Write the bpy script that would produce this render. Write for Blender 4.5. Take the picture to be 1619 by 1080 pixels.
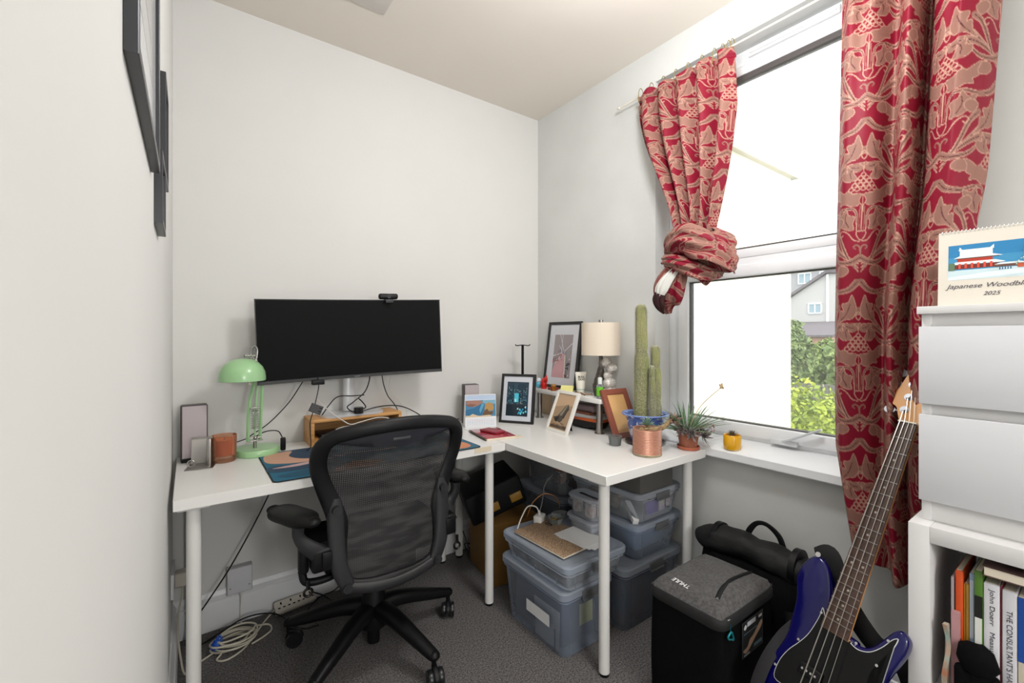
import bpy, bmesh, math, random
import numpy as np
from mathutils import Vector, Matrix, noise
random.seed(7)
sc = bpy.context.scene
for o in list(bpy.data.objects): bpy.data.objects.remove(o)
COL = sc.collection
V = Vector
# ------------------------------------------------------------------ camera, light, exposure
YAW = math.atan(511.5/701.0)
cam = bpy.data.cameras.new('camera'); camo = bpy.data.objects.new('camera', cam); COL.objects.link(camo)
cam.sensor_width = 36; cam.lens = 701/1619*36; cam.shift_y = -9/1619; cam.clip_start = 0.01; cam.clip_end = 200
camo.location = (0, 0, 1.21); camo.rotation_euler = (math.pi/2, 0, -YAW)
sc.camera = camo
sc.view_settings.view_transform = 'Standard'; sc.view_settings.look = 'None'
sc.view_settings.gamma = 1; sc.view_settings.exposure = 0.38; sc.view_settings.use_curve_mapping = False
w = bpy.data.worlds.new('world'); sc.world = w; w.use_nodes = True
w.node_tree.nodes['Background'].inputs[0].default_value = (0.93, 0.97, 1.0, 1)
w.node_tree.nodes['Background'].inputs[1].default_value = 2.1
def lamp(name, kind, loc, energy, color=(1, 1, 1), direction=None, **kw):
    l = bpy.data.lights.new(name, kind); l.energy = energy; l.color = color
    for k, v in kw.items(): setattr(l, k, v)
    o = bpy.data.objects.new(name, l); COL.objects.link(o); o.location = loc
    if direction: o.rotation_euler = V(direction).to_track_quat('-Z', 'Y').to_euler()
    return o
lamp('sun', 'SUN', (3, -6, 8), 1.1, (1.0, 0.95, 0.86), (0.35, 0.75, -0.75), angle=0.01)
lamp('overhead_fill', 'POINT', (1.05, 0.66, 2.25), 27, (0.975, 0.985, 1.0), shadow_soft_size=0.11)  # added fill light above the view, no fitting; brightens ceiling and back wall
lamp('rear_fill', 'POINT', (0.45, -1.75, 1.50), 52, (0.985, 0.985, 0.985), shadow_soft_size=0.2)  # added fill light behind the camera, no lamp there; lifts the lower room

# ------------------------------------------------------------------ materials
def C(h, a=1.0):
    h = h.lstrip('#'); r = []
    for i in (0, 2, 4):
        c = int(h[i:i+2], 16)/255
        r.append(c/12.92 if c <= 0.04045 else ((c+0.055)/1.055)**2.4)
    return (*r, a)
def nod(nt, t, **kw):
    n = nt.nodes.new(t)
    for k, v in kw.items():
        if k.startswith('i_'): n.inputs[k[2:].replace('_', ' ')].default_value = v
        else: setattr(n, k, v)
    return n
MATS = {}
def M(name, col='808080', rough=0.5, metal=0.0, var=0.04, scale=12.0, bump=0.0, bscale=200.0, spec=0.5, stretch=None, coat=0.0, sheen=0.0, col2=None, detail=4.0, vs=0.0):
    """principled material with a procedural noise variation of colour and an optional noise bump"""
    if name in MATS: return MATS[name]
    m = bpy.data.materials.new(name); m.use_nodes = True; nt = m.node_tree; b = nt.nodes['Principled BSDF']
    tc = nod(nt, 'ShaderNodeTexCoord'); mp = nod(nt, 'ShaderNodeMapping')
    nt.links.new(tc.outputs['Object'], mp.inputs[0])
    if stretch: mp.inputs['Scale'].default_value = stretch
    nz = nod(nt, 'ShaderNodeTexNoise'); nz.inputs['Scale'].default_value = scale; nz.inputs['Detail'].default_value = detail
    nt.links.new(mp.outputs[0], nz.inputs['Vector'])
    rp = nod(nt, 'ShaderNodeValToRGB'); c = C(col); c2 = C(col2) if col2 else None
    rp.color_ramp.elements[0].position = 0.32; rp.color_ramp.elements[1].position = 0.68
    if c2: rp.color_ramp.elements[0].color = c2; rp.color_ramp.elements[1].color = c
    else:
        rp.color_ramp.elements[0].color = (*[x*(1-var) for x in c[:3]], 1); rp.color_ramp.elements[1].color = (*[min(1, x*(1+var)) for x in c[:3]], 1)
    nt.links.new(nz.outputs['Fac'], rp.inputs[0]); nt.links.new(rp.outputs[0], b.inputs['Base Color'])
    b.inputs['Roughness'].default_value = rough; b.inputs['Metallic'].default_value = metal
    b.inputs['Specular IOR Level'].default_value = spec; b.inputs['Coat Weight'].default_value = coat
    b.inputs['Sheen Weight'].default_value = sheen
    if bump:
        n2 = nod(nt, 'ShaderNodeTexNoise'); n2.inputs['Scale'].default_value = bscale; n2.inputs['Detail'].default_value = 3
        nt.links.new(mp.outputs[0], n2.inputs['Vector'])
        bp = nod(nt, 'ShaderNodeBump'); bp.inputs['Strength'].default_value = bump; bp.inputs['Distance'].default_value = 0.002
        nt.links.new(n2.outputs['Fac'], bp.inputs['Height']); nt.links.new(bp.outputs[0], b.inputs['Normal'])
    MATS[name] = m; return m
def clear_mat(name, tint, opac, rough=0.15, haze=None):
    m = bpy.data.materials.new(name); m.use_nodes = True; nt = m.node_tree; b = nt.nodes['Principled BSDF']; out = nt.nodes['Material Output']
    b.inputs['Base Color'].default_value = C(haze or tint); b.inputs['Roughness'].default_value = rough
    t = nod(nt, 'ShaderNodeBsdfTransparent'); t.inputs[0].default_value = C(tint)
    fr = nod(nt, 'ShaderNodeFresnel'); fr.inputs[0].default_value = 1.4
    nz = nod(nt, 'ShaderNodeTexNoise'); nz.inputs['Scale'].default_value = 25
    ma = nod(nt, 'ShaderNodeMath', operation='MULTIPLY_ADD'); ma.inputs[1].default_value = 0.08; ma.inputs[2].default_value = opac-0.04
    ad = nod(nt, 'ShaderNodeMath', operation='ADD', use_clamp=True)
    nt.links.new(nz.outputs['Fac'], ma.inputs[0]); nt.links.new(ma.outputs[0], ad.inputs[0]); nt.links.new(fr.outputs[0], ad.inputs[1])
    mx = nod(nt, 'ShaderNodeMixShader'); nt.links.new(ad.outputs[0], mx.inputs[0]); nt.links.new(t.outputs[0], mx.inputs[1]); nt.links.new(b.outputs[0], mx.inputs[2])
    nt.links.new(mx.outputs[0], out.inputs['Surface']); MATS[name] = m; return m
def col_mat(name, rough=0.5, spec=0.4, bump=0.0, coat=0.0):
    """printed / woven surface: its own colours are stored per corner on the mesh"""
    m = bpy.data.materials.new(name); m.use_nodes = True; nt = m.node_tree; b = nt.nodes['Principled BSDF']
    a = nod(nt, 'ShaderNodeAttribute', attribute_name='Col'); nz = nod(nt, 'ShaderNodeTexNoise'); nz.inputs['Scale'].default_value = 90
    mx = nod(nt, 'ShaderNodeMix', data_type='RGBA', blend_type='MULTIPLY'); mx.inputs[0].default_value = 0.12
    nt.links.new(a.outputs['Color'], mx.inputs[6]); nt.links.new(nz.outputs['Color'], mx.inputs[7]); nt.links.new(mx.outputs[2], b.inputs['Base Color'])
    b.inputs['Roughness'].default_value = rough; b.inputs['Specular IOR Level'].default_value = spec; b.inputs['Coat Weight'].default_value = coat
    if bump:
        wv = nod(nt, 'ShaderNodeTexNoise'); wv.inputs['Scale'].default_value = 500
        bp = nod(nt, 'ShaderNodeBump'); bp.inputs['Strength'].default_value = bump; bp.inputs['Distance'].default_value = 0.001
        nt.links.new(wv.outputs['Fac'], bp.inputs['Height']); nt.links.new(bp.outputs[0], b.inputs['Normal'])
    MATS[name] = m; return m
WALL = M('wall_paint', 'd9d8d5', 0.85, var=0.015, scale=2.5, bump=0.12, bscale=60, spec=0.2)
WALLG = M('window_wall_paint', 'd2d3d0', 0.85, var=0.03, scale=4, bump=0.25, bscale=40, spec=0.2)
CEIL = M('ceiling_paint', 'e6dfd5', 0.9, var=0.015, scale=1.5, bump=0.05, spec=0.1)
SKIRT = M('gloss_white_paint', 'dfe0e2', 0.35, var=0.02)
PVC = M('upvc_white', 'eef0f2', 0.3, var=0.01)
GASK = M('window_gasket', '4d4746', 0.6)
WHITE = M('white_foil', 'e9e8e5', 0.28, var=0.012, scale=3)
WHITE2 = M('white_laminate', 'd9d8d7', 0.4, var=0.012, scale=3)
WMET = M('white_metal', 'e4e3e0', 0.35, var=0.01)
BLK = M('black_plastic', '0a0a0c', 0.45, var=0.1, spec=0.3)
BLKG = M('dark_grey_plastic', '232326', 0.5, var=0.06, bump=0.1, bscale=400)
BLKS = M('gloss_black', '0a0a0b', 0.18)
RUB = M('black_rubber', '111112', 0.7)
STEEL = M('brushed_steel', 'a9a6a2', 0.32, 1.0, var=0.05, stretch=(1, 1, 0.05), scale=80)
CHR = M('chrome', 'd0d0d0', 0.12, 1.0, var=0.01)
PAPER = M('white_paper', 'e8e8e8', 0.8, var=0.01)
CREAM = M('cream_plastic', 'dcd5c4', 0.4, var=0.02)
PRINT = col_mat('printed_surface', 0.55)
PRINTG = col_mat('glazed_print', 0.12, 0.5)
CLOTH = col_mat('damask_weave', 0.5, 0.22, bump=0.4)
BAMB = M('bamboo', 'd8a468', 0.5, col2='c08a4e', scale=6, stretch=(1, 14, 14), bump=0.05)
BFAB = M('black_fabric', '0b0b0c', 0.9, var=0.15, scale=60, bump=0.5, bscale=500, spec=0.1)
GFAB = M('grey_marl_fabric', '5c5a5a', 0.85, col2='434242', scale=120, bump=0.5, bscale=400, sheen=0.1, spec=0.2)
SOIL = M('soil', '4a3a2c', 0.95, var=0.4, scale=150, bump=1, bscale=300)
GREENL = M('mint_enamel', '9cc793', 0.28, var=0.02, coat=0.2)
CPL = clear_mat('clear_plastic', 'f3f5f8', 0.15, 0.25, 'e3e8ee')
CPB = clear_mat('blue_tinted_plastic', 'd9e0ea', 0.17, 0.25, 'cdd6e3')
CPLID = clear_mat('blue_tinted_lid', 'd0daea', 0.36, 0.25, 'ccd6e4')
CLID = clear_mat('clear_lid', 'eef1f6', 0.30, 0.25, 'dde4ee')
GLASS = clear_mat('window_glass', 'fbfdfc', 0.045, 0.02, 'ffffff')
JAR = clear_mat('drinking_glass', 'dfe3e2', 0.25, 0.05, 'a5a9a8')

# ------------------------------------------------------------------ mesh helpers
def nb(): return bmesh.new()
def finish(bm, mat, name, smooth=True, ang=38):
    bmesh.ops.recalc_face_normals(bm, faces=bm.faces)
    me = bpy.data.meshes.new(name); bm.to_mesh(me); bm.free()
    for m in (mat if isinstance(mat, (list, tuple)) else [mat]): me.materials.append(m)
    if smooth:
        me.polygons.foreach_set('use_smooth', [True]*len(me.polygons)); me.set_sharp_from_angle(angle=math.radians(ang))
    return me
def thing(name, label, cat, loc=(0, 0, 0), rz=0, group=None):
    o = bpy.data.objects.new(name, None); COL.objects.link(o); o.location = loc; o.rotation_euler = (0, 0, rz)
    o.empty_display_size = 0.05; o['label'] = label; o['category'] = cat
    if group: o['group'] = group
    return o
def rmat(o):
    m = Matrix.Translation(o.location) @ o.rotation_euler.to_matrix().to_4x4()
    return rmat(o.parent) @ m if o.parent else m
def obj(name, bm, mat, parent=None, label=None, cat=None, group=None, kind=None, world=True, smooth=True, ang=38, at=None):
    """link a bmesh as one object; geometry is given in world coordinates when world=True"""
    if parent is not None and world: bm.transform(rmat(parent).inverted())
    o = None
    if parent is None:
        if at is None and kind != 'structure':
            vs = [v.co for v in bm.verts]
            at = ((min(v.x for v in vs)+max(v.x for v in vs))/2, (min(v.y for v in vs)+max(v.y for v in vs))/2, min(v.z for v in vs))
        if at is not None: bm.transform(Matrix.Translation(-V(at)))
    me = finish(bm, mat, name, smooth, ang)
    o = bpy.data.objects.new(name, me); COL.objects.link(o)
    if parent is not None: o.parent = parent
    elif at is not None: o.location = at
    if label: o['label'] = label
    if cat: o['category'] = cat
    if group: o['group'] = group
    if kind: o['kind'] = kind
    return o
def bx(bm, x0, x1, y0, y1, z0, z1, bev=0.0, seg=2, mi=0, T=None):
    r = bmesh.ops.create_cube(bm, size=1); vs = r['verts']
    for v in vs: v.co = V(((v.co.x+.5)*(x1-x0)+x0, (v.co.y+.5)*(y1-y0)+y0, (v.co.z+.5)*(z1-z0)+z0))
    fs = set(f for v in vs for f in v.link_faces)
    for f in fs: f.material_index = mi
    if bev > 0:
        es = list(set(e for v in vs for e in v.link_edges))
        rr_ = bmesh.ops.bevel(bm, geom=es, offset=bev, segments=seg, affect='EDGES', profile=0.5)
        vs = list(set(rr_['verts']) | set(v for v in vs if v.is_valid))
        vs = [v for v in vs if v.is_valid]
    if T is not None: bmesh.ops.transform(bm, matrix=T, verts=vs)
    return vs
def box(*a, **k):
    bm = nb(); bx(bm, *a, **k); return bm
def loft(bm, loops, cap0=True, cap1=True, closed=True, mi=0, mis=None):
    vl = [[bm.verts.new(p) for p in L] for L in loops]
    n = len(vl[0])
    for k, (a, b) in enumerate(zip(vl, vl[1:])):
        for i in range(n if closed else n-1):
            j = (i+1) % n
            f = bm.faces.new((a[i], a[j], b[j], b[i])); f.material_index = mis[k] if mis else mi
    if cap0: bm.faces.new(list(reversed(vl[0]))).material_index = mis[0] if mis else mi
    if cap1: bm.faces.new(vl[-1]).material_index = mis[-1] if mis else mi
    return vl
def cr(pts, n):
    """catmull rom through any-dimension points"""
    P = [np.array(p, float) for p in pts]; out = []
    if len(P) < 3: return [P[0]*(1-t)+P[1]*t for t in np.linspace(0, 1, n+1)]
    Q = [2*P[0]-P[1]]+P+[2*P[-1]-P[-2]]
    for i in range(1, len(Q)-2):
        for k in range(n):
            t = k/n; a, b, c, d = Q[i-1:i+3]
            out.append(0.5*((2*b)+(-a+c)*t+(2*a-5*b+4*c-d)*t*t+(-a+3*b-3*c+d)*t**3))
    out.append(P[-1]); return out
def crc(pts, n):
    P = [np.array(p, float) for p in pts]; out = []; m = len(P)
    for i in range(m):
        a, b, c, d = P[i-1], P[i], P[(i+1) % m], P[(i+2) % m]
        for k in range(n):
            t = k/n; out.append(0.5*((2*b)+(-a+c)*t+(2*a-5*b+4*c-d)*t*t+(-a+3*b-3*c+d)*t**3))
    return out
def sweep(bm, pts, rx, ry=None, ref=None, seg=10, closed=False, n=6, mi=0, power=1.0):
    ry = rx if ry is None else ry
    rx = rx if isinstance(rx, (list, tuple)) else [rx]*len(pts); ry = ry if isinstance(ry, (list, tuple)) else [ry]*len(pts)
    data = [(*p, a, b) for p, a, b in zip(pts, rx, ry)]
    s = (crc(data, n) if closed else cr(data, n)) if n > 1 else [np.array(d, float) for d in data]
    P = [V(d[:3]) for d in s]; N = len(P); loops = []; prev = None
    for i in range(N):
        t = (P[(i+1) % N]-P[i-1]) if closed else (P[min(i+1, N-1)]-P[max(i-1, 0)])
        if t.length < 1e-9: t = V((0, 0, 1))
        t.normalize()
        if ref is not None:
            a = V(ref); a = a-t*a.dot(t)
        else:
            a = prev if prev is not None else (V((0, 0, 1)) if abs(t.z) < 0.9 else V((1, 0, 0)))
            a = a-t*a.dot(t)
        if a.length < 1e-6: a = t.orthogonal()
        a.normalize(); prev = a; b = t.cross(a)
        L = []
        for k in range(seg):
            th = 2*math.pi*k/seg; cx, sx = math.cos(th), math.sin(th)
            if power != 1.0: cx = math.copysign(abs(cx)**power, cx); sx = math.copysign(abs(sx)**power, sx)
            L.append(P[i]+b*(cx*max(s[i][3], 1e-5))+a*(sx*max(s[i][4], 1e-5)))
        loops.append(L)
    if closed: loops.append(loops[0])
    vl = loft(bm, loops, not closed, not closed, mi=mi)
    if closed: bmesh.ops.remove_doubles(bm, verts=vl[0]+vl[-1], dist=1e-6)
def tube(pts, r, seg=8, n=6, closed=False):
    bm = nb(); sweep(bm, pts, r, seg=seg, n=n, closed=closed); return bm
def cyl(bm, p0, p1, r0, r1=None, seg=24, mi=0):
    sweep(bm, [p0, p1], [r0, r0 if r1 is None else r1], seg=seg, n=1, mi=mi)
def lathe(bm, prof, c=(0, 0, 0), seg=32, mi=0, mis=None, cap0=True, cap1=True, sx=1, sy=1):
    loops = [[(c[0]+sx*r*math.cos(2*math.pi*k/seg), c[1]+sy*r*math.sin(2*math.pi*k/seg), c[2]+z) for k in range(seg)] for r, z in prof]
    return loft(bm, loops, cap0, cap1, mi=mi, mis=mis)
def sph(bm, c, r, s=(1, 1, 1), u=20, v=12, mi=0, T=None):
    q = bmesh.ops.create_uvsphere(bm, u_segments=u, v_segments=v, radius=r)
    for x in q['verts']: x.co = V((x.co.x*s[0]+c[0], x.co.y*s[1]+c[1], x.co.z*s[2]+c[2]))
    for f in set(f for x in q['verts'] for f in x.link_faces): f.material_index = mi
    if T is not None: bmesh.ops.transform(bm, matrix=T, verts=q['verts'])
    return q['verts']
def rrect(w, d, r, n=5, c=(0, 0), z=0):
    out = []
    for sx, sy, a0 in ((1, 1, 0), (-1, 1, 90), (-1, -1, 180), (1, -1, 270)):
        for k in range(n+1):
            a = math.radians(a0+90*k/n)
            out.append((c[0]+sx*(w/2-r)+r*math.cos(a), c[1]+sy*(d/2-r)+r*math.sin(a), z))
    return out
def fr(o, x, y):
    """matrix with origin o, x axis along x, y axis up the surface, z its normal"""
    x = V(x).normalized(); y = V(y); y = (y-x*y.dot(x)).normalized(); z = x.cross(y)
    m = Matrix((x, y, z)).transposed().to_4x4(); m.translation = V(o); return m
def prism(bm, pts, T, z0, z1, bev=0, mi=0):
    lo = [T @ V((p[0], p[1], z0)) for p in pts]; hi = [T @ V((p[0], p[1], z1)) for p in pts]
    if bev:
        c = V((sum(p[0] for p in pts)/len(pts), sum(p[1] for p in pts)/len(pts)))
        def ins(z, e):
            out = []; n = len(pts)
            for i in range(n):
                a, b, d = V(pts[i-1][:2]), V(pts[i][:2]), V(pts[(i+1) % n][:2])
                t = (d-a); t = t.normalized() if t.length > 1e-9 else V((1, 0)); nn = V((-t.y, t.x)); out.append(T @ V((b.x+nn.x*e, b.y+nn.y*e, z)))
            return out
        ar = sum(pts[i-1][0]*pts[i][1]-pts[i][0]*pts[i-1][1] for i in range(len(pts))); s = 1 if ar > 0 else -1
        loft(bm, [ins(z0, bev*s), ins(z0+bev*.3, bev*.3*s), ins(z0+bev, 0), ins(z1-bev, 0), ins(z1-bev*.3, bev*.3*s), ins(z1, bev*s)], mi=mi)
    else: loft(bm, [lo, hi], mi=mi)
def inst(o, loc, rz=None, label=None, group=None, name=None):
    r = o.copy(); COL.objects.link(r); r.location = loc
    if rz is not None: r.rotation_euler = (0, 0, rz)
    if label: r['label'] = label
    if group: r['group'] = group
    for ch in [c for c in bpy.data.objects if c.parent == o]:
        c = ch.copy(); COL.objects.link(c); c.parent = r
        for g in [g for g in bpy.data.objects if g.parent == ch]:
            d = g.copy(); COL.objects.link(d); d.parent = c
    return r
def art(name, T, shapes, mat=None, parent=None, step=0.00012, **kw):
    """flat printed picture: list of (hex, polygon) drawn one over the other on the surface of T"""
    bm = nb(); cl = bm.loops.layers.float_color.new('Col')
    for i, (h, pts) in enumerate(shapes):
        try:
            f = bm.faces.new([bm.verts.new(T @ V((p[0], p[1], step*(i+1)))) for p in pts])
        except ValueError: continue
        for l in f.loops: l[cl] = C(h) if isinstance(h, str) else h
    if parent is not None: bm.transform(rmat(parent).inverted())
    tri = [f for f in bm.faces if len(f.verts) > 4]
    if tri: bmesh.ops.triangulate(bm, faces=tri)
    me = bpy.data.meshes.new(name); bm.to_mesh(me); bm.free(); me.materials.append(mat or PRINT)
    o = bpy.data.objects.new(name, me); COL.objects.link(o)
    if parent is not None: o.parent = parent
    for k, v in kw.items(): o[k] = v
    return o
def R4(x0, y0, x1, y1): return [(x0, y0), (x1, y0), (x1, y1), (x0, y1)]
def text(name, s, T, width, mat, parent=None, height=None, shear=0, ext=0.0003, off=0.0, **kw):
    cu = bpy.data.curves.new('t', 'FONT'); cu.body = s; cu.size = 1; cu.shear = shear; cu.offset = off; cu.align_x = 'LEFT'
    to = bpy.data.objects.new('t', cu); COL.objects.link(to)
    dg = bpy.context.evaluated_depsgraph_get(); me = bpy.data.meshes.new_from_object(to.evaluated_get(dg))
    bpy.data.objects.remove(to)
    bm = nb(); bm.from_mesh(me)
    xs = [v.co.x for v in bm.verts]; ys = [v.co.y for v in bm.verts]
    sx = width/(max(xs)-min(xs)); sy = (height/(max(ys)-min(ys))) if height else sx
    for v in bm.verts: v.co = V(((v.co.x-min(xs))*sx, (v.co.y-min(ys))*sy, 0))
    r = bmesh.ops.extrude_face_region(bm, geom=bm.faces[:]); 
    for e in r['geom']:
        if isinstance(e, bmesh.types.BMVert): e.co.z += ext
    bm.transform(T)
    return obj(name, bm, mat, parent, smooth=False, **kw)
def struct(name, bm, mat, **k): return obj(name, bm, mat, kind='structure', **k)

# ------------------------------------------------------------------ the room
XL, XR, YB, YF, ZC = -0.05, 1.82, 2.21, -2.3, 2.596
WY0, WY1, WZ0, WZ1 = 0.33, 1.32, 0.741, 2.435
CARP = M('grey_carpet', '858180', 0.95, col2='434141', scale=170, bump=1.0, bscale=330, spec=0.1, detail=6)
struct('floor', box(XL-.1, XR+.28, YF-.1, YB+.1, -0.1, 0), CARP)
struct('ceiling', box(XL-.1, XR+.28, YF-.1, YB+.1, ZC, ZC+.1), CEIL)
struct('wall_left', box(XL-.1, XL, YF-.1, YB+.1, 0, ZC), WALL)
struct('wall_back', box(XL, XR+.28, YB, YB+.1, 0, ZC), WALL)
bm = nb(); X2 = XR+.26
bx(bm, XR, X2, WY1, YB, 0, ZC); bx(bm, XR, X2, YF, WY0, 0, ZC); bx(bm, XR, X2, WY0, WY1, 0, 0.70); bx(bm, XR, X2, WY0, WY1, WZ1, ZC)
struct('wall_right', bm, WALLG, smooth=False)
bm = nb(); bx(bm, XL, XR, YF-.1, YF, 0, ZC)
struct('wall_front', bm, WALL, smooth=False)
bm = nb()
bx(bm, 0.22, 0.68, 1.42, 1.867, ZC-0.006, ZC, 0.002)
struct('trim_1', bm, M('hatch_paint', 'd6d0ca', 0.7))
def skirting(name, p0, p1, nrm):
    p0, p1, nrm = V(p0), V(p1), V(nrm); prof = [(0, 0), (.018, 0), (.018, .105), (.016, .112), (.011, .116), (.011, .135), (.006, .145), (.004, .152), (0, .155)]
    bm = nb(); loft(bm, [[p+nrm*a+V((0, 0, b)) for a, b in prof] for p in (p0, p1)])
    struct(name, bm, SKIRT, ang=25)
skirting('baseboard_back', (XL, YB, 0), (XR, YB, 0), (0, -1, 0))
skirting('baseboard_left', (XL, YF, 0), (XL, YB-.018, 0), (1, 0, 0))
skirting('baseboard_right', (XR, YF, 0), (XR, YB-.018, 0), (-1, 0, 0))
# window
win = thing('window_1', 'white plastic framed window between the red curtains', 'window', (1.93, .83, .775))
win['kind'] = 'structure'
def ring(bm, x0, x1, y0, y1, z0, z1, t, bev=0.004):
    bx(bm, x0, x1, y0, y1, z0, z0+t, bev); bx(bm, x0, x1, y0, y1, z1-t, z1, bev)
    bx(bm, x0, x1, y0, y0+t, z0+t*.5, z1-t*.5, bev); bx(bm, x0, x1, y1-t, y1, z0+t*.5, z1-t*.5, bev)
bm = nb(); ring(bm, 1.93, 1.99, WY0, WY1, .762, WZ1, .062); bx(bm, 1.93, 1.985, WY0+.03, WY1-.03, 1.512, 1.55, .004)
obj('window_frame', bm, PVC, win)
bm = nb(); ring(bm, 1.915, 1.965, WY0+.05, WY1-.058, .782, 1.516, .052, .007); obj('sash', bm, PVC, win)
bm = nb(); ring(bm, 1.925, 1.965, WY0+.05, WY1-.058, 1.545, 2.372, .04, .007); obj('sash', bm, PVC, win)
for z0, z1, t in ((.834, 1.464, .006), (1.585, 2.332, .008)):
    bm = nb(); ring(bm, 1.932, 1.962, WY0+.10, WY1-.108, z0-.002, z1+.002, t, 0)
    if z0 > 1: bx(bm, 1.928, 1.962, WY0+.1, WY1-.108, z1-.022, z1)
    obj('gasket', bm, GASK, win)
    obj('pane', box(1.946, 1.950, WY0+.1, WY1-.11, z0, z1), GLASS, win)
bm = nb(); bx(bm, 1.916, 1.932, .60, .93, 2.392, 2.424, .005); bx(bm, 1.912, 1.918, .61, .92, 2.403, 2.413, .002)
obj('trickle_vent', bm, PVC, win)
bm = nb(); bx(bm, 1.90, 1.93, .735, .835, .775, .797, .005); sweep(bm, [(1.908, .79, .79), (1.895, .76, .805), (1.89, .70, .835), (1.89, .65, .862)], [.008, .009, .009, .008], [.006, .006, .005, .004], seg=8)
obj('window_handle', bm, M('handle_white', 'd9dcdf', 0.3), win)
# sill board, slightly sloping
bm = nb(); prof = [(1.772, .703), (1.768, .708), (1.768, .736), (1.773, .741), (1.93, .765), (2.04, .77), (2.04, .703)]
loft(bm, [[(x, y, z) for x, z in prof] for y in (WY0-.03, WY1-.0)])
struct('trim_2', bm, PVC)
# ------------------------------------------------------------------ the view outside
GR = M('garden_ground', '4c5a34', 0.95, var=0.3, scale=1.5)
bm = nb(); loft(bm, [[(2.1, -6, -2.6), (2.1, 40, -2.6)], [(9, -6, -2.2), (9, 40, -2.2)], [(15, -6, -1.5), (15, 40, -1.5)], [(50, -6, -0.8), (50, 40, -0.8)]], False, False, closed=False)
struct('ground', bm, GR)
rend = M('cream_render', 'f0e9d8', 0.9, var=0.02, scale=5, bump=0.3, bscale=30)
nh = thing('house_extension', 'tall plain cream rendered extension wall just outside the window', 'building', (3.5, 2.6, -2.6))
obj('wall', box(2.08, 5.02, 2.0, 5.0, -2.6, 2.83), rend, nh)
obj('roof', box(2.08, 5.10, 1.95, 5.1, 2.83, 2.90, .01), M('roof_verge', 'd8cdbb', 0.8), nh)
def leafcloud(bm, c, r, n, size, seedv):
    rnd = random.Random(seedv)
    for i in range(n):
        th = rnd.uniform(0, 2*math.pi); ph = math.acos(rnd.uniform(-1, 1)); d = V((math.sin(ph)*math.cos(th), math.sin(ph)*math.sin(th), math.cos(ph)))
        k = 0.80+0.35*noise.noise(d*2.3+V((seedv, 0, 0)))+rnd.uniform(-.16, .05)
        p = V((c[0]+d.x*r[0]*k, c[1]+d.y*r[1]*k, c[2]+d.z*r[2]*k))
        a = V((rnd.gauss(0, 1), rnd.gauss(0, 1), rnd.gauss(0, 1))).normalized(); a = (a+d*.8).normalized()
        u = a.orthogonal().normalized(); u.rotate(Matrix.Rotation(rnd.uniform(0, 6.28), 3, a)); v = a.cross(u); s = size*rnd.uniform(.6, 1.3)
        f = bm.faces.new([bm.verts.new(p+u*s), bm.verts.new(p+v*s*.5+u*s*.1), bm.verts.new(p-u*s), bm.verts.new(p-v*s*.5+u*s*.1)])
def plant(name, label, cat, c, r, n, size, col, col2, seedv, ground, group=None):
    t = thing(name, label, cat, (c[0], c[1], ground), group=group)
    m = M(label[:30], col, 0.55, col2=col2, scale=3, spec=0.3)
    bm = nb(); sph(bm, c, 1, (r[0]*.62, r[1]*.62, r[2]*.62), 12, 8); leafcloud(bm, c, r, n, size, seedv); obj('foliage', bm, m, t, smooth=False)
    bm = nb(); sweep(bm, [(c[0], c[1], ground-.1), (c[0]+.05, c[1]+.05, (ground+c[2])/2), (c[0], c[1], c[2])], [.14, .11, .06]); obj('trunk', bm, M('bark', '5a4a3a', 0.9, var=.2), t)
plant('bush', 'bright yellow-green bush filling the lower right of the window view', 'bush', (7.6, 2.9, -.90), (1.3, 1.5, 1.5), 16000, .048, 'c2ca50', '7c9440', 3, -2.3)
plant('tree', 'green leafy tree left of the red tiled roof, above the hedge', 'tree', (12.9, 5.15, .2), (.6, .6, 1.5), 6000, .11, '96a468', '667c50', 11, -1.7)
plant('tree', 'green leafy tree in the middle of the garden, in front of the pale houses', 'tree', (16.3, 5.6, -.3), (.95, .9, 1.35), 6000, .11, 'a2b068', '6e8450', 5, -1.7)
plant('tree', 'pale green tree at right of the view, half hidden behind the right curtain', 'tree', (14.5, 4.35, -.1), (.75, .75, 1.3), 6000, .11, 'aab878', '7a9058', 8, -1.6)
bm = nb()
for i in range(40): bx(bm, 11.6, 11.63, 1.0+i*.15, 1.13+i*.15, -1.9, .12-.02*random.random())
obj('garden_fence', bm, M('weathered_fence', '77706c', 0.9, var=.2), None, 'weathered dark board fence between the bush and the trees', 'fence', smooth=False)
def far_win(par, y0, y1, z0, z1, x):
    f = nb(); ring(f, x-.06, x, y0, y1, z0, z1, .06, 0); bx(f, x-.06, x, (y0+y1)/2-.03, (y0+y1)/2+.03, z0+.03, z1-.03)
    o = obj('window_frame', f, PVC, par, smooth=False); obj('pane', box(x-.02, x-.01, y0+.05, y1-.05, z0+.05, z1-.05), M('far_glass', '8fa3ad', 0.15), o)
rl = M('slate_roof', '6d6468', 0.8, var=.1)
h1 = thing('terraced_house', 'pale grey rendered terraced house with two white windows, furthest behind', 'building', (38, 14, -1))
obj('wall', box(34, 40, 8, 14.2, -1, 6.6), M('far_render_grey', 'a3a0a3', 0.9), h1)
obj('roof', box(33.8, 40.2, 7.9, 14.3, 6.6, 6.9), rl, h1)
for y0, y1 in ((12.27, 13.08), (11.0, 11.79)): far_win(h1, y0, y1, 4.75, 5.5, 34)
h2 = thing('gabled_house', 'off-white gabled house with one small white window, in front of the grey terrace', 'building', (30, 10, -1))
bm = nb(); g = [(9.0, -1), (9.0, 4.6), (9.5, 4.65), (12.1, 2.95), (12.1, -1)]; loft(bm, [[(x, y, z) for y, z in g] for x in (28.5, 31.5)]); obj('wall', bm, M('far_render_white', 'bab6b4', 0.9), h2, smooth=False)
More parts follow.
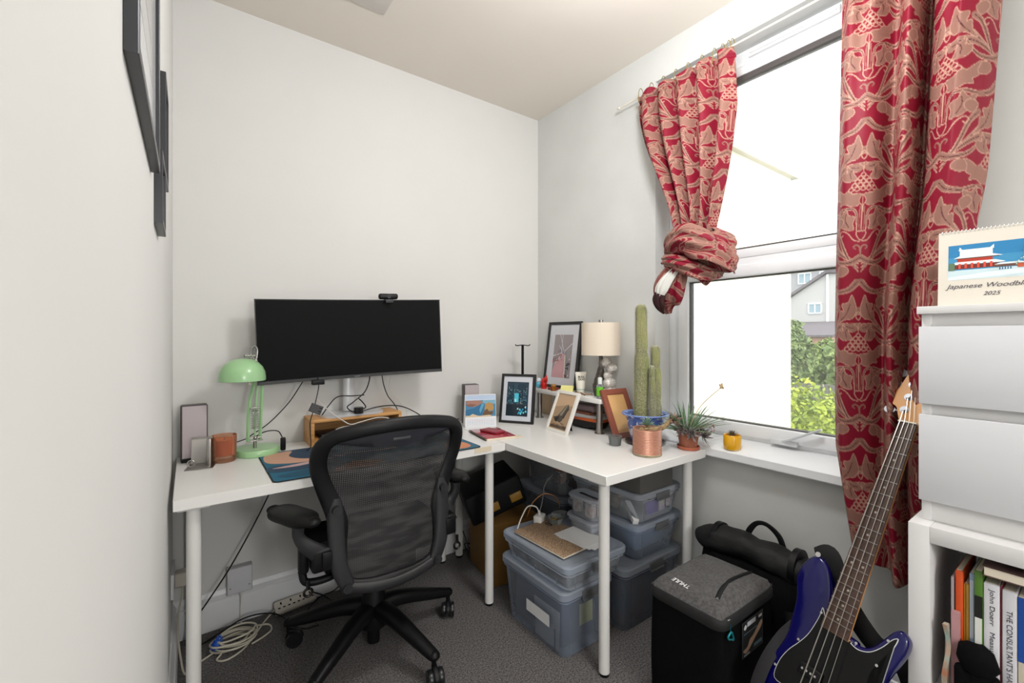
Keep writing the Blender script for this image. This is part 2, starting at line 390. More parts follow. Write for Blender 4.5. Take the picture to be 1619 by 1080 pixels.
bm = nb(); g = [(9.0, 4.62), (9.5, 4.67), (12.35, 2.85), (12.35, 2.98), (9.5, 4.85), (9.0, 4.8)]; loft(bm, [[(x, y, z) for y, z in g] for x in (28.3, 31.6)]); obj('roof', bm, rl, h2, smooth=False)
far_win(h2, 9.76, 10.45, 2.45, 3.05, 28.5)
obj('drainpipe', box(28.42, 28.5, 9.44, 9.54, 1.6, 4.6), PVC, h2)
h3 = thing('lean_to_house', 'low red-brick lean-to with dark tiled roof and skylight', 'building', (25, 9.5, -1))
obj('wall', box(24.5, 27, 8.0, 10.9, -1, 1.15), M('brick_far', 'b58f7c', 0.9, var=.15, scale=4), h3)
bm = nb(); loft(bm, [[(24.3, y, 1.15), (24.3, y, 1.25), (28.4, y, 2.0), (28.4, y, 1.9)] for y in (7.9, 11.0)]); obj('roof', bm, rl, h3, smooth=False)
bm = nb(); loft(bm, [[(25.2, y, 1.42), (25.2, y, 1.47), (26.4, y, 1.69), (26.4, y, 1.64)] for y in (9.9, 10.5)]); obj('skylight', bm, PVC, h3, smooth=False)
# ------------------------------------------------------------------ desks
def desk(label, x0, x1, y0, y1):
    t = thing('desk', label, 'desk', ((x0+x1)/2, (y0+y1)/2, 0), group='white desks')
    obj('desktop', box(x0, x1, y0, y1, .696, .73, .0015, 1), WHITE, t)
    for x in (x0+.05, x1-.05):
        for y in (y0+.055, y1-.055):
            bm = nb(); cyl(bm, (x, y, .012), (x, y, .69), .0195, seg=28); bx(bm, x-.04, x+.04, y-.04, y+.04, .688, .696, .002)
            lg = obj('leg', bm, WMET, t)
            bm = nb(); cyl(bm, (x, y, 0), (x, y, .013), .0165, seg=20); obj('foot', bm, BLK, lg)
desk('long white desk along the back wall, carrying the monitor and green lamp', -.037, 1.145, 1.62, 2.19)
desk('white desk under the window side, carrying the cacti and picture frames', 1.149, 1.765, 1.03, 2.19)
# ------------------------------------------------------------------ monitor and what stands on the long desk
def Y1(p): return p
MC = V((.605, 2.02, 1.20)); mt = thing('monitor', 'wide curved black monitor with a dark screen on a silver stand', 'monitor', (.606, 2.10, .855))
MT = fr((.612, 2.02, 1.1985), (.991, -.125, .035), (0, 0, 1))       # x along the screen, y up, z towards the room
def mon(x, y, z): 
    return MT @ V((x, y, z-0.028+0.18*x*x*1.0))
def curved(bm, hw, hh0, hh1, z0, z1, n=24):
    loft(bm, [[mon(x, hh0, z0), mon(x, hh1, z0), mon(x, hh1, z1), mon(x, hh0, z1)] for x in np.linspace(-hw, hw, n)])
bm = nb(); curved(bm, .395, -.178, .176, -.016, 0); curved(bm, .30, -.13, .13, -.05, -.016); obj('housing', bm, M('monitor_shell', '1a1a1c', 0.4), mt, ang=50)
bm = nb(); curved(bm, .391, -.164, .172, .0, .0008); obj('screen', bm, M('screen_glass', '040405', 0.55, var=.02, spec=.12), mt, ang=60)
obj('logo', box(-.012, .012, -.1745, -.170, -.0275, -.026, T=MT), M('logo_grey', '58585a', 0.3), mt)
bm = nb(); sweep(bm, [(.606, 2.13, .862), (.606, 2.13, 1.0), (.606, 2.128, 1.22)], [.026, .026, .026], [.017, .017, .017], ref=(0, 1, 0), seg=20); bx(bm, .55, .66, 2.105, 2.135, 1.15, 1.26, .008); obj('stand', bm, M('satin_silver', 'd5d5d7', .35, .4), mt)
bm = nb(); loft(bm, [rrect(.28, .15, .05, 6, (.615, 2.118), z) for z in (.8462, .8475, .8535, .856)]); obj('stand_base', bm, M('satin_silver', 'd5d5d7', .35, .4), mt)
wc = thing('webcam', 'small black webcam clipped on the top edge of the monitor', 'webcam', tuple(MT @ V((.148, .178, 0))))
WT = MT @ Matrix.Translation((.150, .190, -.02))
bm = nb(); bx(bm, -.045, .045, -.013, .014, -.012, .013, .010, 4, T=WT); obj('body', bm, BLK, wc)
bm = nb(); bx(bm, -.02, .02, -.020, -.0125, -.03, .012, .003, T=WT); bx(bm, -.018, .018, -.030, -.014, .0225, .0255, .001, T=WT); obj('clip', bm, BLKG, wc)
bm = nb(); cyl(bm, WT @ V((0, 0, .012)), WT @ V((0, 0, .0165)), .0095); obj('lens', bm, BLKS, wc)
# bamboo stand
def P_(x, y, z): return (x, y, z)
bs = thing('monitor_stand_shelf', 'bamboo box riser with an open front, holding up the monitor', 'riser', (.63, 2.11, .73))
bm = nb(); bx(bm, .425, .832, 2.045, 2.195, .832, .846, .002); obj('top_panel', bm, BAMB, bs)
for x in (.425, .818): obj('side_panel', box(x, x+.014, 2.045, 2.195, .73, .832, .001), BAMB, bs)
obj('shelf', box(  .439, .818, 2.052, 2.183, .745, .755, .001), BAMB, bs)
obj('back_panel', box(.439, .818, 2.183, 2.191, .755, .832), BAMB, bs)
obj('laptop', box(.47, .80, 2.065, 2.18, .755, .775, .004), M('dark_aluminium', '2b2c2e', .4, .6), None, 'dark closed slim computer lying inside the bamboo riser', 'laptop')
def cable(name, label, pts, r, mat, group=None, n=8, cat='cable'):
    return obj(name, tube(pts, r, seg=7, n=n), mat, None, label, cat, group)
bm = nb()
for i in range(5):
    a0 = i*.4; sweep(bm, [(.60+(.055+.006*math.sin(i*2))*math.cos(a)*1.2, 2.065+.022*math.sin(a+a0*.3), .779+.003*i+.006*math.sin(a*2+i)) for a in np.linspace(0, 6.0, 10)], .0022, seg=6, n=4)
obj('coiled_cable', bm, M('white_cable', 'd9d6d0', .5), None, 'coil of white cable on the closed computer in the bamboo riser', 'cable')
cable('white_cable', 'white cable looping from the monitor stand over the bamboo riser front', [(.47, 2.15, .925), (.50, 2.06, .88), (.545, 2.00, .84), (.575, 1.985, .822), (.62, 1.995, .826), (.70, 2.0, .836), (.76, 2.02, .822), (.79, 2.06, .79)], .0023, MATS['white_cable'])
bm = nb(); cyl(bm, (.628, 2.05, .8565), (.628, 2.05, .882), .021, seg=32); cyl(bm, (.628, 2.05, .882), (.628, 2.05, .884), .019, seg=32)
obj('black_puck', bm, M('puck_black', '131314', .25), None, 'round glossy black puck on the monitor stand base', 'puck')
BC = M('black_cable', '0f0f10', .5)
cg = 'black cables behind the monitor'
cable('black_cable', 'black cable from the monitor falling left to the green lamp', [(.42, 2.06, 1.06), (.40, 2.09, 1.01), (.35, 2.12, .92), (.28, 2.14, .84), (.225, 2.15, .80), (.20, 2.15, .785)], .0023, BC)
cable('black_cable', 'black cable bent in a hook to the inline switch beside the lamp', [(.23, 2.13, .79), (.25, 2.12, .803), (.275, 2.10, .812), (.305, 2.09, .808), (.318, 2.075, .785)], .0023, BC)
obj('inline_switch', box(.31, .330, 2.058, 2.074, .7305, .785, .005), BLK, None, 'small black inline cord switch standing right of the green lamp', 'switch')
cable('black_cable', 'thin black cable with a paper tag running down left of the riser', [(.455, 2.05, 1.03), (.452, 2.03, .99), (.44, 2.01, .95), (.425, 1.995, .90), (.410, 1.99, .85), (.41, 1.985, .80), (.41, 1.98, .75), (.395, 1.985, .733)], .002, BC)
T = fr((.428, 1.99, .905), (.75, -.1, -.35), (.35, 0, .75))
art('cable_tag', T, [('2a2a2b', R4(-.02, -.018, .03, .018))]+[('6a6a6a', R4(-.016, -.013+i*.0065, .026-(i % 2)*.01, -.0105+i*.0065)) for i in range(5)], label='small dark printed tag on the thin cable left of the monitor stand', category='tag')
cable('black_cable', 'black cable curling down from the monitor onto its stand base', [(.685, 2.07, 1.04), (.68, 2.06, 1.0), (.655, 2.05, .95), (.60, 2.04, .91), (.575, 2.04, .89), (.60, 2.04, .867), (.64, 2.07, .868), (.67, 2.08, .876), (.65, 2.07, .905), (.635, 2.07, .92)], .0028, BC)
cable('black_cable', 'black cable arching left behind the monitor pole to the riser', [(.66, 2.07, .935), (.61, 2.07, .935), (.545, 2.08, .935), (.51, 2.09, .90), (.485, 2.09, .865), (.478, 2.1, .849)], .0025, BC)
cable('black_cable', 'black cable from the screen falling to the right end of the riser', [(.74, 2.07, 1.05), (.755, 2.08, .98), (.78, 2.09, .92), (.81, 2.09, .88), (.835, 2.10, .84), (.85, 2.1, .78), (.86, 2.1, .734)], .0023, BC)
cable('black_cable', 'black cable running right from the puck down behind the chair back', [(.65, 2.05, .865), (.72, 2.06, .875), (.80, 2.08, .872), (.88, 2.12, .85), (.97, 2.15, .80), (1.03, 2.16, .745), (1.10, 2.17, .736), (1.17, 2.14, .734)], .0028, BC)
cable('white_cable', 'thin white cable hanging from the right underside of the monitor', [(.79, 2.07, 1.05), (.795, 2.1, 1.0), (.80, 2.12, .95), (.86, 2.14, .88), (.90, 2.15, .82), (.91, 2.16, .75), (.93, 2.16, .733)], .0018, MATS['white_cable'])
obj('cable_clip', box(.425, .475, 2.02, 2.045, 1.0, 1.02, .003), BLK, mt)
# desk lamp
dl = thing('desk_lamp', 'mint green metal desk lamp with a domed shade', 'lamp', (.224, 2.10, .73))
bm = nb(); lathe(bm, [(.0, 0), (.078, 0), (.081, .003), (.082, .02), (.078, .026), (.0, .028)], (.232, 2.105, .73), 48); obj('base', bm, GREENL, dl)
bm = nb(); cyl(bm, (.222, 2.09, .757), (.222, 2.09, .785), .006); bx(bm, .192, .25, 2.084, 2.097, .785, .789, .001); obj('swivel', bm, STEEL, dl)
bm = nb()
for a, b, c in ((.196, .222, -.006), (.24, .247, .006)): sweep(bm, [(a, 2.09+c, .787), (a+.006, 2.10+c, .93), (b+.006, 2.11+c, 1.05)], .0062, seg=4, ref=(1, 0, 0))
sweep(bm, [(.222, 2.10, .79), (.228, 2.11, .93), (.238, 2.115, 1.05)], .004, seg=6); obj('arm', bm, GREENL, dl)
for a in (.214, .229):
    pts = [(a+.005*math.cos(t*6.283), 2.083+.005*math.sin(t*6.283), .835+.082*t/12) for t in np.linspace(0, 12, 97)]
    bm = nb(); sweep(bm, pts, .0012, seg=5, n=1); obj('spring', bm, STEEL, dl)
bm = nb(); bx(bm, .205, .239, 2.08, 2.09, .918, .922, .001); obj('spring_bar', bm, STEEL, dl); bm = nb(); cyl(bm, (.2, 2.082, .80), (.245, 2.082, .80), .004); sph(bm, (.222, 2.08, .80), .008); obj('joint', bm, STEEL, dl)
prof = [(.081, 0), (.0813, .012), (.079, .032), (.070, .053), (.055, .070), (.036, .081), (.015, .085), (0.0, .0855)]
inn = [(r-.0015, z-.0012) for r, z in reversed(prof)]; inn[0] = (0, prof[-1][1]-.0015)
bm = nb(); lathe(bm, [(r, z) for r, z in inn if r >= 0]+prof, (.176, 2.06, 1.035), 56, cap0=False, cap1=False); bmesh.ops.remove_doubles(bm, verts=bm.verts, dist=1e-5)
obj('lamp_shade', bm, GREENL, dl)
bm = nb(); cyl(bm, (.216, 2.07, 1.115), (.205, 2.066, 1.135), .006); cyl(bm, (.186, 2.062, 1.131), (.22, 2.066, 1.131), .0028); sph(bm, (.186, 2.062, 1.131), .006); cyl(bm, (.225, 2.07, 1.10), (.222, 2.07, 1.118), .007)
sweep(bm, [(.205, 2.066, 1.115), (.205, 2.066, 1.15), (.218, 2.068, 1.168), (.228, 2.07, 1.155), (.226, 2.07, 1.12)], .0035, seg=8); obj('hinge', bm, STEEL, dl)
bm = nb(); cyl(bm, (.20, 2.07, 1.02), (.20, 2.07, 1.04), .004); sph(bm, (.20, 2.07, 1.018), .005); obj('switch', bm, CREAM, dl)
cable('lamp_cable', 'thin black cable running behind the candle to the green lamp', [(.05, 2.14, .745), (.10, 2.15, .75), (.17, 2.14, .775), (.21, 2.12, .79)], .002, BC)
for c_ in list(bpy.data.objects):
    if c_ is dl: c_.location = (.219, 2.068, .7301)
# speakers
def TR(x, y, z=0, rz=0): return Matrix.Translation((x, y, z)) @ Matrix.Rotation(math.radians(rz), 4, 'Z')
def speaker(label, T):
    t = thing('speaker', label, 'speaker', T.translation, group='slim grey desktop speakers')
    bm = nb(); bx(bm, 0, .085, 0, .05, 0, .215, .006, 3, T=T); obj('cabinet', bm, M('speaker_shell', '4b4648', .5), t)
    bm = nb(); bx(bm, .004, .081, -.006, .002, .016, .212, .003, 3, T=T); obj('grille', bm, M('speaker_cloth', 'b5abad', .8, var=.05, scale=900, bump=.4, bscale=900), t)
    bm = nb(); bx(bm, .002, .083, -.004, .054, 0, .012, .002, T=T); obj('base', bm, BLK, t)
speaker('slim grey speaker beside the left wall, behind the metal phone stand', TR(-.024, 2.08, .7301, 2))
speaker('slim grey speaker behind the small sea-view desk calendar', TR(1.205, 2.09, .7301, -12))
cable('speaker_cable', 'short black cable behind the right speaker and chair back', [(1.02, 2.12, .733), (1.10, 2.13, .737), (1.17, 2.15, .745), (1.21, 2.16, .75)], .003, BC)
# phone stand and candle
T = TR(.035, 1.985, .7301, -12); ps = thing('phone_stand', 'small folded brushed metal phone stand in front of the left speaker', 'phone stand', T.translation)
bm = nb(); bx(bm, -.04, .045, -.045, .05, 0, .003, .001, T=T); obj('foot_plate', bm, STEEL, ps)
A = T @ Matrix.Translation((0, .045, .003)) @ Matrix.Rotation(math.radians(-72), 4, 'X')
bm = nb(); loft(bm, [[A @ V((x*(1-.25*k), -k*.10, z)) for x, z in ((-.038, 0), (.038, 0), (.038, .003), (-.038, .003))] for k in (0, 1)]); obj('back_plate', bm, M('pale_metal', 'cfccc8', .35, .5), ps)
bm = nb(); cyl(bm, T @ V((-.03, .02, .1)), T @ V((.035, .02, .1)), .005); bx(bm, .02, .032, .0, .045, .003, .1, .001, T=T); obj('hinge', bm, STEEL, ps)
bm = nb(); sweep(bm, [T @ V((-.022+.011*math.cos(a), -.03, .022+.011*math.sin(a))) for a in np.linspace(0, 5.6, 8)], .0025, seg=8, closed=True); obj('ring', bm, STEEL, ps)
cd = thing('candle', 'amber candle in a thick clear glass beside the lamp base', 'candle', (.110, 2.022, .73))
bm = nb(); lathe(bm, [(.036, .0), (.040, .004), (.0425, .10), (.0405, .10), (.038, .025), (.0, .022)], (.110, 2.022, .7301), 40, cap1=False); obj('glass', bm, clear_mat('amber_glass', 'f6dccb', .12, .05, 'd8a88c'), cd)
bm = nb(); lathe(bm, [(.0, .026), (.0365, .026), (.0392, .083), (.0, .080)], (.110, 2.022, .7301), 40); obj('wax', bm, M('amber_wax', 'd58b63', .5, col2='c47850', scale=20), cd)
bm = nb(); cyl(bm, (.110, 2.022, .81), (.111, 2.022, .822), .0012, seg=6); obj('wick', bm, BLK, cd)
# desk mat
def blob(pts, n=6): return [tuple(p) for p in crc(pts, n)]
mat_t = thing('desk_mat', 'large desk mat with teal, navy and peach marbled waves under the chair back', 'desk mat', (.62, 1.83, .73), 0)
mo = [(x+.622, y+1.828, .7303) for x, y, _ in rrect(.80, .42, .02, 6)]
bm = nb(); loft(bm, [mo, [(x, y, .7330) for x, y, _ in mo]]); obj('pad', bm, M('mat_edge', '17171a', .8), mat_t)
T = Matrix.Translation((.222, 1.618, .7331))
sh = [('1f6580', [(x+.4, y+.21) for x, y, _ in rrect(.792, .412, .018, 6)])]
sh += [('27435c', blob([(.02, .28), (.10, .40), (.22, .41), (.30, .34), (.20, .26), (.10, .22)])), ('27435c', blob([(.01, .12), (.02, .20), (.14, .17), (.26, .13), (.14, .10)])), ('d3a48c', blob([(.01, .30), (.03, .385), (.12, .40), (.10, .32), (.14, .25), (.24, .215), (.12, .20), (.03, .24)])),
       ('c9a7a6', blob([(.02, .17), (.12, .19), (.22, .215), (.34, .24), (.50, .20), (.50, .18), (.34, .215), (.20, .18), (.10, .155)])), ('1d5068', blob([(.02, .06), (.12, .09), (.30, .09), (.34, .02), (.10, .02)])), ('c98f6a', blob([(.20, .01), (.23, .06), (.30, .10), (.38, .05), (.36, .01)])),
       ('1d7a90', blob([(.22, .37), (.30, .405), (.42, .39), (.40, .34), (.28, .33)])), ('274a63', blob([(.45, .02), (.50, .12), (.62, .10), (.66, .03)])), ('d08a64', blob([(.67, .08), (.70, .15), (.75, .15), (.775, .09), (.76, .03), (.70, .02)])), ('5b7f63', blob([(.55, .30), (.62, .38), (.72, .39), (.70, .33)])), ('163f55', blob([(.60, .20), (.70, .28), (.78, .26), (.78, .18), (.68, .17)])), ('b97b5b', blob([(.42, .27), (.50, .32), (.60, .28), (.52, .24)]))]
art('printed_top', T, sh, PRINT, mat_t)
# ------------------------------------------------------------------ picture frames
def pframe(label, T, w, h, b, dep, fmat, matcol, mb, shapes, gl=PRINTG, cat='picture frame', strut=True, name='picture_frame', group=None):
    t = thing(name, label, cat, T @ V((w/2, 0, 0)), group=group)
    bm = nb()
    o = [(0, 0), (w, 0), (w, h), (0, h)]; i = [(b, b), (w-b, b), (w-b, h-b), (b, h-b)]
    e = .0012; i2 = [(b, b), (w-b, b), (w-b, h-b), (b, h-b)]
    loft(bm, [[T @ V((*p, z)) for p in L] for L, z in ((i, -dep*.45), (o, -dep), (o, -e), ([(e, e), (w-e, e), (w-e, h-e), (e, h-e)], 0), ([(b-e, b-e), (w-b+e, b-e), (w-b+e, h-b+e), (b-e, h-b+e)], 0), (i2, -e), (i2, -.006))], False, False)
    obj('frame', bm, fmat, t, ang=30)
    sh = [(matcol, R4(b*.9, b*.9, w-b*.9, h-b*.9))]
    x0, y0, x1, y1 = mb
    sh += [(c, [(x0+px*(x1-x0), y0+py*(y1-y0)) for px, py in p]) for c, p in shapes]
    art('print', T @ Matrix.Translation((0, 0, -.0058)), sh, gl, t)
    if strut:
        bm = nb(); loft(bm, [[T @ V(p) for p in ((w*.4, h*.72, -dep), (w*.6, h*.72, -dep), (w*.6, h*.70, -dep-.003), (w*.4, h*.70, -dep-.003))], [T @ V(p) for p in ((w*.35, strut[1], strut[0]), (w*.65, strut[1], strut[0]), (w*.65, strut[1]-.003, strut[0]-.002), (w*.35, strut[1]-.003, strut[0]-.002))]])
        obj('strut', bm, BLK, t)
    return t
BFR = M('black_frame', '1b1b1c', .4, var=.05)
def unit(pts): return pts
rnd = random.Random(4)
sh = [('2b3f4e', R4(0, 0, 1, 1)), ('20384a', [(0, .35), (1, .35), (1, .75), (.8, .95), (.3, .9), (0, .8)]), ('2f4a5c', [(.30, .38), (.44, .36), (.5, .97), (.32, .96)]), ('1b2b38', R4(0, 0, 1, .33)), ('0f2230', [(0, .0), (.45, .0), (.25, .33), (0, .33)])]
for x in np.linspace(.03, .93, 15):
    hgt = rnd.uniform(.5, .9)
    for k in range(int(hgt*22)):
        if rnd.random() < .55: sh.append((rnd.choice(['7fd6e2', 'bfeef2', '4aa9bd', 'e8e3c4', '2f7f95', '94b9c0']), R4(x, .36+k*.026, x+rnd.uniform(.012, .035), .36+k*.026+.012)))
sh += [('4fc3dc', R4(.40, .40, .60, .66)), ('a9eef6', R4(.42, .42, .50, .5)), ('d4fbff', R4(.44, .41, .48, .45))]
sh += [(rnd.choice(['39a8cf', '7fe0f2', '1f86b0', 'bdf3fb']), blob([(.45+a*.5, .05+b*.22), (.49+a*.5, .09+b*.22), (.52+a*.5, .06+b*.22), (.48+a*.5, .03+b*.22)], 3)) for a, b in [(rnd.random(), rnd.random()) for _ in range(16)]]
pframe('black framed blue night city picture standing at the desk corner', fr((1.389, 2.030, .7303), (.109, -.160, 0), (.16, .12, .98)), .198, .272, .014, .02, BFR, 'd3d6de', (.036, .040, .162, .228), sh, strut=(-.09, .012))
sh = [('c6a583', R4(0, 0, 1, 1)), ('a5896b', [(0, .12), (1, .12), (1, .72), (.55, .70), (0, .62)]), ('4b4238', [(.05, .30), (.30, .36), (.62, .72), (.75, .74), (.86, .60), (.70, .45), (.62, .24), (.45, .14), (.2, .2)]), ('8d8471', [(.40, .40), (.66, .72), (.72, .72), (.52, .38)]), ('8d8471', [(.28, .28), (.48, .50), (.52, .48), (.36, .26)]), ('2f2a25', [(.20, .24), (.42, .42), (.40, .30), (.28, .18)]), ('2f2a25', [(.6, .34), (.76, .62), (.8, .56), (.68, .30)]), ('6f5a44', [(0, .0), (1, .0), (1, .13), (.6, .18), (.3, .12), (0, .16)]), ('b09271', [(0, .13), (.4, .2), (.7, .13), (1, .17), (1, .10), (0, .08)])]
T = fr((1.480, 1.742, .7303), (-.016, -.172, 0), (.085, 0, .20))
hv = pframe('small white framed brown mountain poster leaning back on the desk', T, .174, .216, .016, .014, M('white_frame', 'e4e1da', .4), 'c3ab8a', (.022, .022, .152, .194), sh, strut=(-.085, .03))
text('lettering', 'HELVELLYN', T @ Matrix.Translation((.028, .026, -.004)), .118, M('poster_brown', '3b3027', .7), hv, height=.017)
sh = [('9d9394', R4(0, 0, 1, 1)), ('c79a9e', [(.0, .0), (.66, .0), (.62, .56), (.48, .60), (.12, .30), (0, .12)]), ('8e8a90', [(.62, .10), (.80, .40), (.72, .66), (.60, .56)]), ('d9c6b8', [(.66, 0), (.73, 0), (.68, .50), (.62, .56)])]
for a, b in (((.30, 1), (.60, .58)), ((.44, 1), (.46, .56)), ((.62, .62), (1, .80)), ((0, .5), (.56, .58)), ((.12, .32), (.60, .60)), ((.3, .75), (.5, .58))):
    d = V((b[0]-a[0], b[1]-a[1])).normalized(); n_ = V((-d.y, d.x))*.009
    sh.append(('dfe0e6', [(a[0]-n_.x, a[1]-n_.y), (a[0]+n_.x, a[1]+n_.y), (b[0]+n_.x, b[1]+n_.y), (b[0]-n_.x, b[1]-n_.y)]))
for k in range(34):
    x, y = rnd.uniform(0, .55), rnd.uniform(.34, .64); x, y = (x, y) if y < .36+x*.9 else (x, .4)
    sh.append((rnd.choice(['c9685a', '3c5878', 'e3d9cf', '35343d', 'b9867a', '6d8aa5']), [(x, y), (x+rnd.uniform(.03, .1), y+rnd.uniform(-.03, .05)), (x+rnd.uniform(.02, .08), y+rnd.uniform(.02, .08))]))
for k in range(26):
    x, y = rnd.uniform(.72, .95), rnd.uniform(0, .42); sh.append((rnd.choice(['e6e6ea', '23242c', '3b4a66']), [(x, y), (x+.06, y+.01), (x+.04, y+.05)]))
# shelf riser
zr = .902
rr_T = fr((1.60, 1.475, 0), (.045, .56, 0), (-1, .08, 0)) # x runs away along the front edge
RT = Matrix(((.0801, .9968, 0, 1.600), (.9968, -.0801, 0, 1.475), (0, 0, 1, 0), (0, 0, 0, 1)))   # local x along front edge, local y into the wall
ri = thing('shelf_riser', 'white raised shelf on steel legs along the window-side wall', 'riser', (1.70, 1.75, .73))
bm = nb(); bx(bm, 0, .57, 0, .165, zr-.022, zr, .001, T=RT); obj('top_board', bm, WHITE, ri)
for x in (.03, .54):
    for y in (.025, .14):
        bm = nb(); cyl(bm, RT @ V((x, y, .733)), RT @ V((x, y, zr-.022)), .0155, seg=24); cyl(bm, RT @ V((x, y, .7302)), RT @ V((x, y, .735)), .024, seg=24); obj('leg', bm, STEEL, ri)
def onr(x, y, z=0): return RT @ V((x, y, zr+z+.0003))
T = fr((1.742, 2.075, zr+.001), (.012, -.272, 0), (.060, 0, .4))
pframe('large black framed pink and grey street picture leaning in the corner on the raised shelf', T, .272, .395, .017, .02, BFR, 'd5d6db', (.062, .062, .212, .318), sh, strut=False)
# table lamp
L0 = onr(.085, .10); L0 = V((1.705, 1.565, zr+.0003)); tl = thing('table_lamp', 'small table lamp with cream drum shade on a silver twisted branch base', 'lamp', L0)
bm = nb(); loft(bm, [[(L0.x+r*math.cos(a), L0.y+r*math.sin(a), z) for a in np.linspace(0, 2*math.pi, 48, endpoint=False)] for r, z in ((.098, 1.112), (.098, 1.276), (.0965, 1.276), (.0965, 1.112), (.098, 1.112))], False, False)
obj('lamp_shade', bm, M('linen_shade', 'e6d8c6', .9, var=.03, scale=30, stretch=(1, 1, .05), bump=.2), tl)
bm = nb(); cyl(bm, (L0.x, L0.y, 1.10), (L0.x, L0.y, 1.272), .005); cyl(bm, (L0.x, L0.y, 1.272), (L0.x, L0.y, 1.292), .012)
for a in (0, 2.09, 4.19): cyl(bm, (L0.x, L0.y, 1.268), (L0.x+.096*math.cos(a), L0.y+.096*math.sin(a), 1.268), .0018, seg=8)
obj('fitting', bm, STEEL, tl)
bm = nb()
sweep(bm, [(L0.x-.01, L0.y, zr+.005), (L0.x-.022, L0.y+.005, zr+.05), (L0.x-.012, L0.y, zr+.10), (L0.x+.003, L0.y, zr+.15), (L0.x, L0.y, zr+.21)], [.026, .022, .019, .014, .009], seg=12)
sweep(bm, [(L0.x+.02, L0.y-.01, zr+.005), (L0.x+.012, L0.y-.008, zr+.06), (L0.x-.004, L0.y, zr+.12)], [.02, .018, .008], seg=10)
for v in bm.verts: v.co += V((noise.noise(v.co*60), noise.noise(v.co*60+V((5, 0, 0))), 0))*.006
obj('stem', bm, M('dark_bronze', '57504c', .35, .7, var=.2, scale=60), tl)
bm = nb()
for x, y, z, r in ((.012, -.02, .17, .024), (.030, -.036, .14, .026), (.018, -.024, .105, .022), (.020, -.03, .065, .032), (.024, -.034, .03, .030), (-.01, -.02, .02, .02)):
    sph(bm, (L0.x+x*1.15, L0.y+y*1.15, zr+z), r*1.22, (1, .8, .85), 16, 10)
for v in bm.verts: v.co += V((noise.noise(v.co*90), noise.noise(v.co*90+V((9, 0, 0))), noise.noise(v.co*90+V((0, 7, 0)))))*.006; v.co.z = max(v.co.z, zr+.001)
obj('blossoms', bm, M('crackled_silver', 'd3cec8', .4, .35, var=.25, scale=120, bump=.8, bscale=160), tl)
# items on the raised shelf
p = V((1.64, 1.655, zr+.0003)); T = fr((p.x, p.y+.03, p.z), (.10, -.055, 0), (0, 0, 1)); tb = thing('cream_tube', 'white upright toiletry tube with black lettering, left of the table lamp', 'tube', p)
bm = nb(); loft(bm, [[T @ V((.03+a*math.cos(t), z, b*math.sin(t))) for t in np.linspace(0, 2*math.pi, 28, endpoint=False)] for a, b, z in ((.019, .019, 0), (.0205, .0205, .002), (.0205, .0205, .022), (.022, .020, .024), (.026, .016, .07), (.030, .004, .112), (.030, .001, .118))]); obj('body', bm, M('ivory_tube', 'e2ddd0', .35), tb)
for i, s in enumerate(('BULL', 'DOG')): text('lettering', s, T @ Matrix.Translation((.013, .088-.013*i, .0195-.007+.0035*i)), .034, BLK, tb, height=.0105, off=.02)
bm = nb(); loft(bm, [[T @ V((.03+a*math.cos(t), z, b*math.sin(t))) for t in np.linspace(0, 2*math.pi, 28, endpoint=False)] for a, b, z in ((.0228, .0207, .026), (.0232, .0203, .0285))]); obj('stripe', bm, M('teal_print', '2a9a93', .5), tb)
p = V((1.628, 1.500, zr+.0003)); sb = thing('spray_bottle', 'small clear bottle with green label in front of the lamp base', 'bottle', p)
bm = nb(); lathe(bm, [(.015, 0), (.017, .002), (.017, .062), (.010, .072), (.009, .076)], p, 24); obj('body', bm, CPL, sb)
bm = nb(); lathe(bm, [(.0173, .015), (.0173, .058)], p, 24, cap0=False, cap1=False); obj('label', bm, M('lime_label', '6cc42c', .5), sb)
bm = nb(); lathe(bm, [(.011, .072), (.011, .098), (.009, .104), (.0, .105)], p, 20); obj('cap', bm, M('frosted_cap', 'dfe5df', .3), sb)
p = V((1.630, 1.745, zr+.0003)); T = fr(p, (.045, -.075, 0), (.035, .02, .05))
bm = nb(); bx(bm, -.035, .035, 0, .05, -.003, 0, T=T); obj('sticky_note_pad', bm, M('pale_yellow', 'e3dd8f', .8), None, 'pale yellow sticky note pad propped on the raised shelf front', 'note pad')
p = V((1.652, 1.87, zr+.0003)); aj = thing('amber_jar', 'tiny amber glass jar with dark lid on the raised shelf', 'jar', p)
bm = nb(); lathe(bm, [(.014, 0), (.0155, .002), (.0155, .022), (.012, .026)], p, 20); obj('glass', bm, clear_mat('amber_jar', 'd98f3c', .5, .08, 'b76a1e'), aj)
bm = nb(); lathe(bm, [(.0145, .026), (.0145, .037), (.0, .0375)], p, 20); obj('lid', bm, M('gold_lid', 'b78a52', .35, .4), aj)
p = V((1.672, 1.975, zr+.0003)); bm = nb()
sweep(bm, [p+V((0, 0, .002)), p+V((-.004, -.002, .03)), p+V((.004, -.008, .055)), p+V((.006, -.014, .08))], [.017, .019, .013, .002], seg=12); sweep(bm, [p+V((.0, -.005, .03)), p+V((-.008, -.03, .055)), p+V((-.006, -.036, .066))], [.012, .008, .002], seg=10); sweep(bm, [p+V((0, 0, .045)), p+V((-.01, .012, .064))], [.007, .002], seg=8)
obj('red_figurine', bm, M('red_glaze', 'c01b12', .3, var=.08), None, 'small bright red pointed figurine at the corner end of the raised shelf', 'figurine')
p = V((1.672, 2.022, zr+.0003)); bf = thing('round_ornament', 'small blue and white round ornament at the far end of the raised shelf', 'ornament', p)
bm = nb(); sph(bm, (p.x, p.y, p.z+.020), .020); obj('body', bm, M('turquoise_glaze', '3d9fc4', .25, col2='5fc0d8', scale=30), bf)
